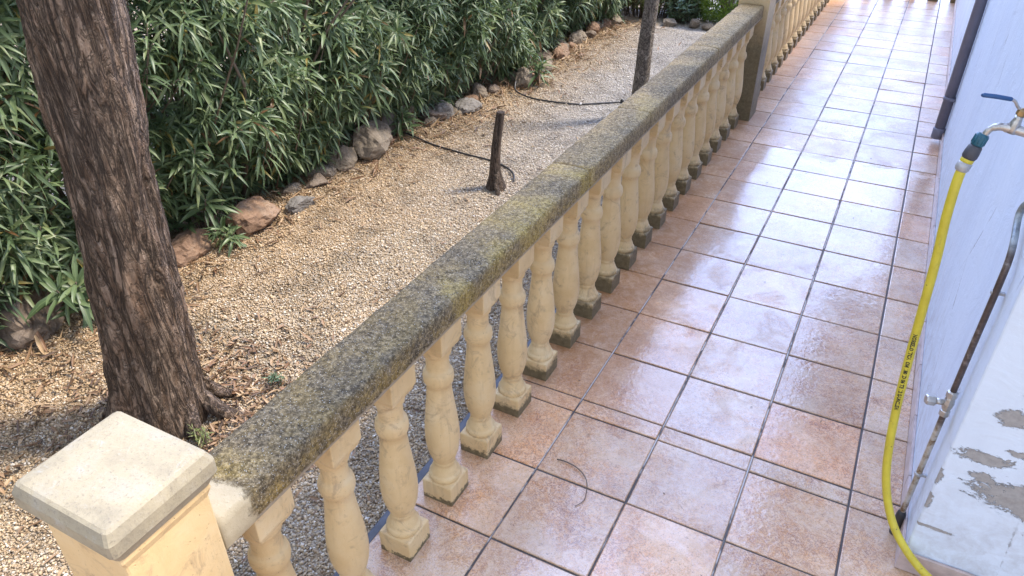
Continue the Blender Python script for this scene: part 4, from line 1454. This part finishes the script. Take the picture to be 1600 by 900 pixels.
# (x, z) measured in the tap's own plane
b = MB()
b.tube(smooth_path([(.499, TY, 1.322), (.455, TY, 1.328), (.420, TY, 1.333), (.385, TY, 1.338), (.360, TY, 1.338), (.345, TY, 1.330), (.3375, TY, 1.314), (.334, TY, 1.300)], 5), [.0105] * 10 + [.0115] * 8 + [.0092] * 6 + [.0078] * 12, 16)
b.lathe([(.027, 0), (.027, .005), (.020, .010)], (.4995, TY, 1.322), 20, (-1, 0, 0))
b.lathe([(.0125, -.012), (.0130, 0), (.0115, .014), (.009, .024), (.009, .030)], (.388, TY, 1.340), 16, (.15, 0, 1))
body = b.build("body", M['metal'], tap)
b = MB()
b.lathe([(.009, .0), (.0115, .002), (.0115, .012), (.008, .016), (.005, .018)], (.3925, TY, 1.370), 6, (.15, 0, 1))
b.build("nut", M['brass'], tap)
b = MB()
b.tube(smooth_path([(.393, TY, 1.382), (.382, TY - .004, 1.390), (.372, TY - .007, 1.403), (.362, TY - .010, 1.408)], 4), .0035, 8)
lev = b.build("lever", M['metal'], tap)
b = MB()
b.tube([(.366, TY - .008, 1.4065), (.362, TY - .010, 1.408), (.330, TY - .016, 1.411), (.305, TY - .021, 1.412), (.300, TY - .022, 1.412)], [.003, .0050, .0053, .0051, .003], 12)
b.build("lever_sleeve", M['blue'], lev)

# ------------------------------------------------------------------ yellow hose
hp = [(0.318, -0.093, 1.238), (0.313, -0.102, 1.200), (.316, -.116, 1.10), (.326, -.127, .985), (.335, -.144, .827), (.345, -.153, .661), (.358, -.176, .493), (.377, -.205, .347),
      (.404, -.228, .244), (.447, -.256, .156), (.505, -.292, .100), (.575, -.318, .058), (.66, -.330, .022), (.78, -.35, .010), (.95, -.42, .010), (1.08, -.6, .010)]
hp = smooth_path(hp, 8)
HR = .0120
hose = empty("garden_hose", hp[0], "yellow garden hose hanging from the tap and curling round the wall corner", "hose")
b = MB()
b.tube(hp, HR, 18)
tube_o = b.build("tube", M['hose'], hose)
ax = (Vector((.3335, TY, 1.300)) - Vector((.316, -.095, 1.222))).normalized()
c0 = Vector((.3335, TY, 1.312))
b = MB()
b.lathe([(.009, .004), (.0145, .002), (.0155, -.004), (.0155, -.022), (.0140, -.026)], c0, 18, ax)
for k in range(10):
    a = 6.28 * k / 10
    u = ax.orthogonal().normalized()
    v = ax.cross(u)
    q = c0 + (u * math.cos(a) + v * math.sin(a)) * .0152
    b.tube([q - ax * .002, q - ax * .021], .0018, 5)
b.build("tap_connector", M['teal'], hose)
b = MB()
b.lathe([(.013, -.026), (.0160, -.030), (.0178, -.046), (.0178, -.056), (.0150, -.062)], c0, 18, ax)
b.build("quick_coupling", M['dgrey'], hose)
b = MB()
b.lathe([(.0140, -.060), (.0155, -.062), (.0155, -.070), (.0140, -.072)], c0, 18, ax)
b.build("yellow_ring", M['hose'], hose)
b = MB()
b.lathe([(.0140, -.070), (.0170, -.073), (.0170, -.088), (.0145, -.094), (.0125, -.095)], c0, 14, ax)
b.build("locking_nut", M['clip'], hose)

# printing along the hose, wrapped on its surface
cu = bpy.data.curves.new("hose_print", 'FONT')
cu.body = "NORSELO ITCA  OM 180 ID 06 TE 12 SAMCLEN"
cu.size = 0.0135
cu.resolution_u = 2
cu.offset = 0.0007
to = bpy.data.objects.new("hose_print_tmp", cu)
COL.objects.link(to)
bpy.context.view_layer.update()
tm = bpy.data.meshes.new_from_object(to.evaluated_get(bpy.context.evaluated_depsgraph_get()))
bpy.data.objects.remove(to)
seg = [0.0]
for a, c in zip(hp[:-1], hp[1:]):
    seg.append(seg[-1] + (c - a).length)
co = np.zeros(len(tm.vertices) * 3)
tm.vertices.foreach_get('co', co)
co = co.reshape(-1, 3)
wid = co[:, 0].max()
s0 = 0.475
camv = Vector(cam.location)
stretch = 0.25 / wid
newco = []
for (tx, ty, tz) in co:
    s = s0 + tx * stretch
    k = max(0, min(len(hp) - 2, int(np.searchsorted(seg, s)) - 1))
    t = (s - seg[k]) / (seg[k + 1] - seg[k])
    p = hp[k].lerp(hp[k + 1], t)
    tg = (hp[k + 1] - hp[k]).normalized()
    front = Vector((-0.10, -0.80, 0.55))
    front = (front - tg * front.dot(tg)).normalized()
    side = front.cross(tg).normalized()
    ang = (ty - .0045) / HR
    newco.append(p + (front * math.cos(ang) + side * math.sin(ang)) * (HR + .0006) - Vector(hose.location))
for v, c in zip(tm.vertices, newco):
    v.co = c
tm.name = "printed_text"
pt = link("printed_text", tm, M['ink'], tube_o)

# ------------------------------------------------------------------ small things on the tiles
b = MB()
b.tube(smooth_path([(-.620, -.348, .006), (-.590, -.345, .007), (-.545, -.352, .008), (-.505, -.375, .010), (-.480, -.405, .010), (-.466, -.445, .008), (-.462, -.480, .005), (-.478, -.512, .003)], 5), list(np.linspace(.0026, .0012, 36)), 6)
tag(b.build("fallen_twig", M['stem'], None, (-.62, -.348, 0)), "thin curved brown twig lying on the near floor tiles", "twig")
rock(-.060, 1.640, .011, 'rock_tan', "small pale pebble on the wet tiles in the middle of the walkway", (1, 1, .7), 71, None, 0.0, "pebble")
rock(-.298, 1.352, .010, 'rock_dark', "small dark pebble on the wet tiles, left of the pale one", (1.2, .8, .6), 72, None, 0.0, "pebble")
rock(-.345, 2.137, .010, 'rock_tan', "tiny whitish pebble on a grout line farther up the walkway", (1, .8, .7), 73, None, 0.0, "pebble")
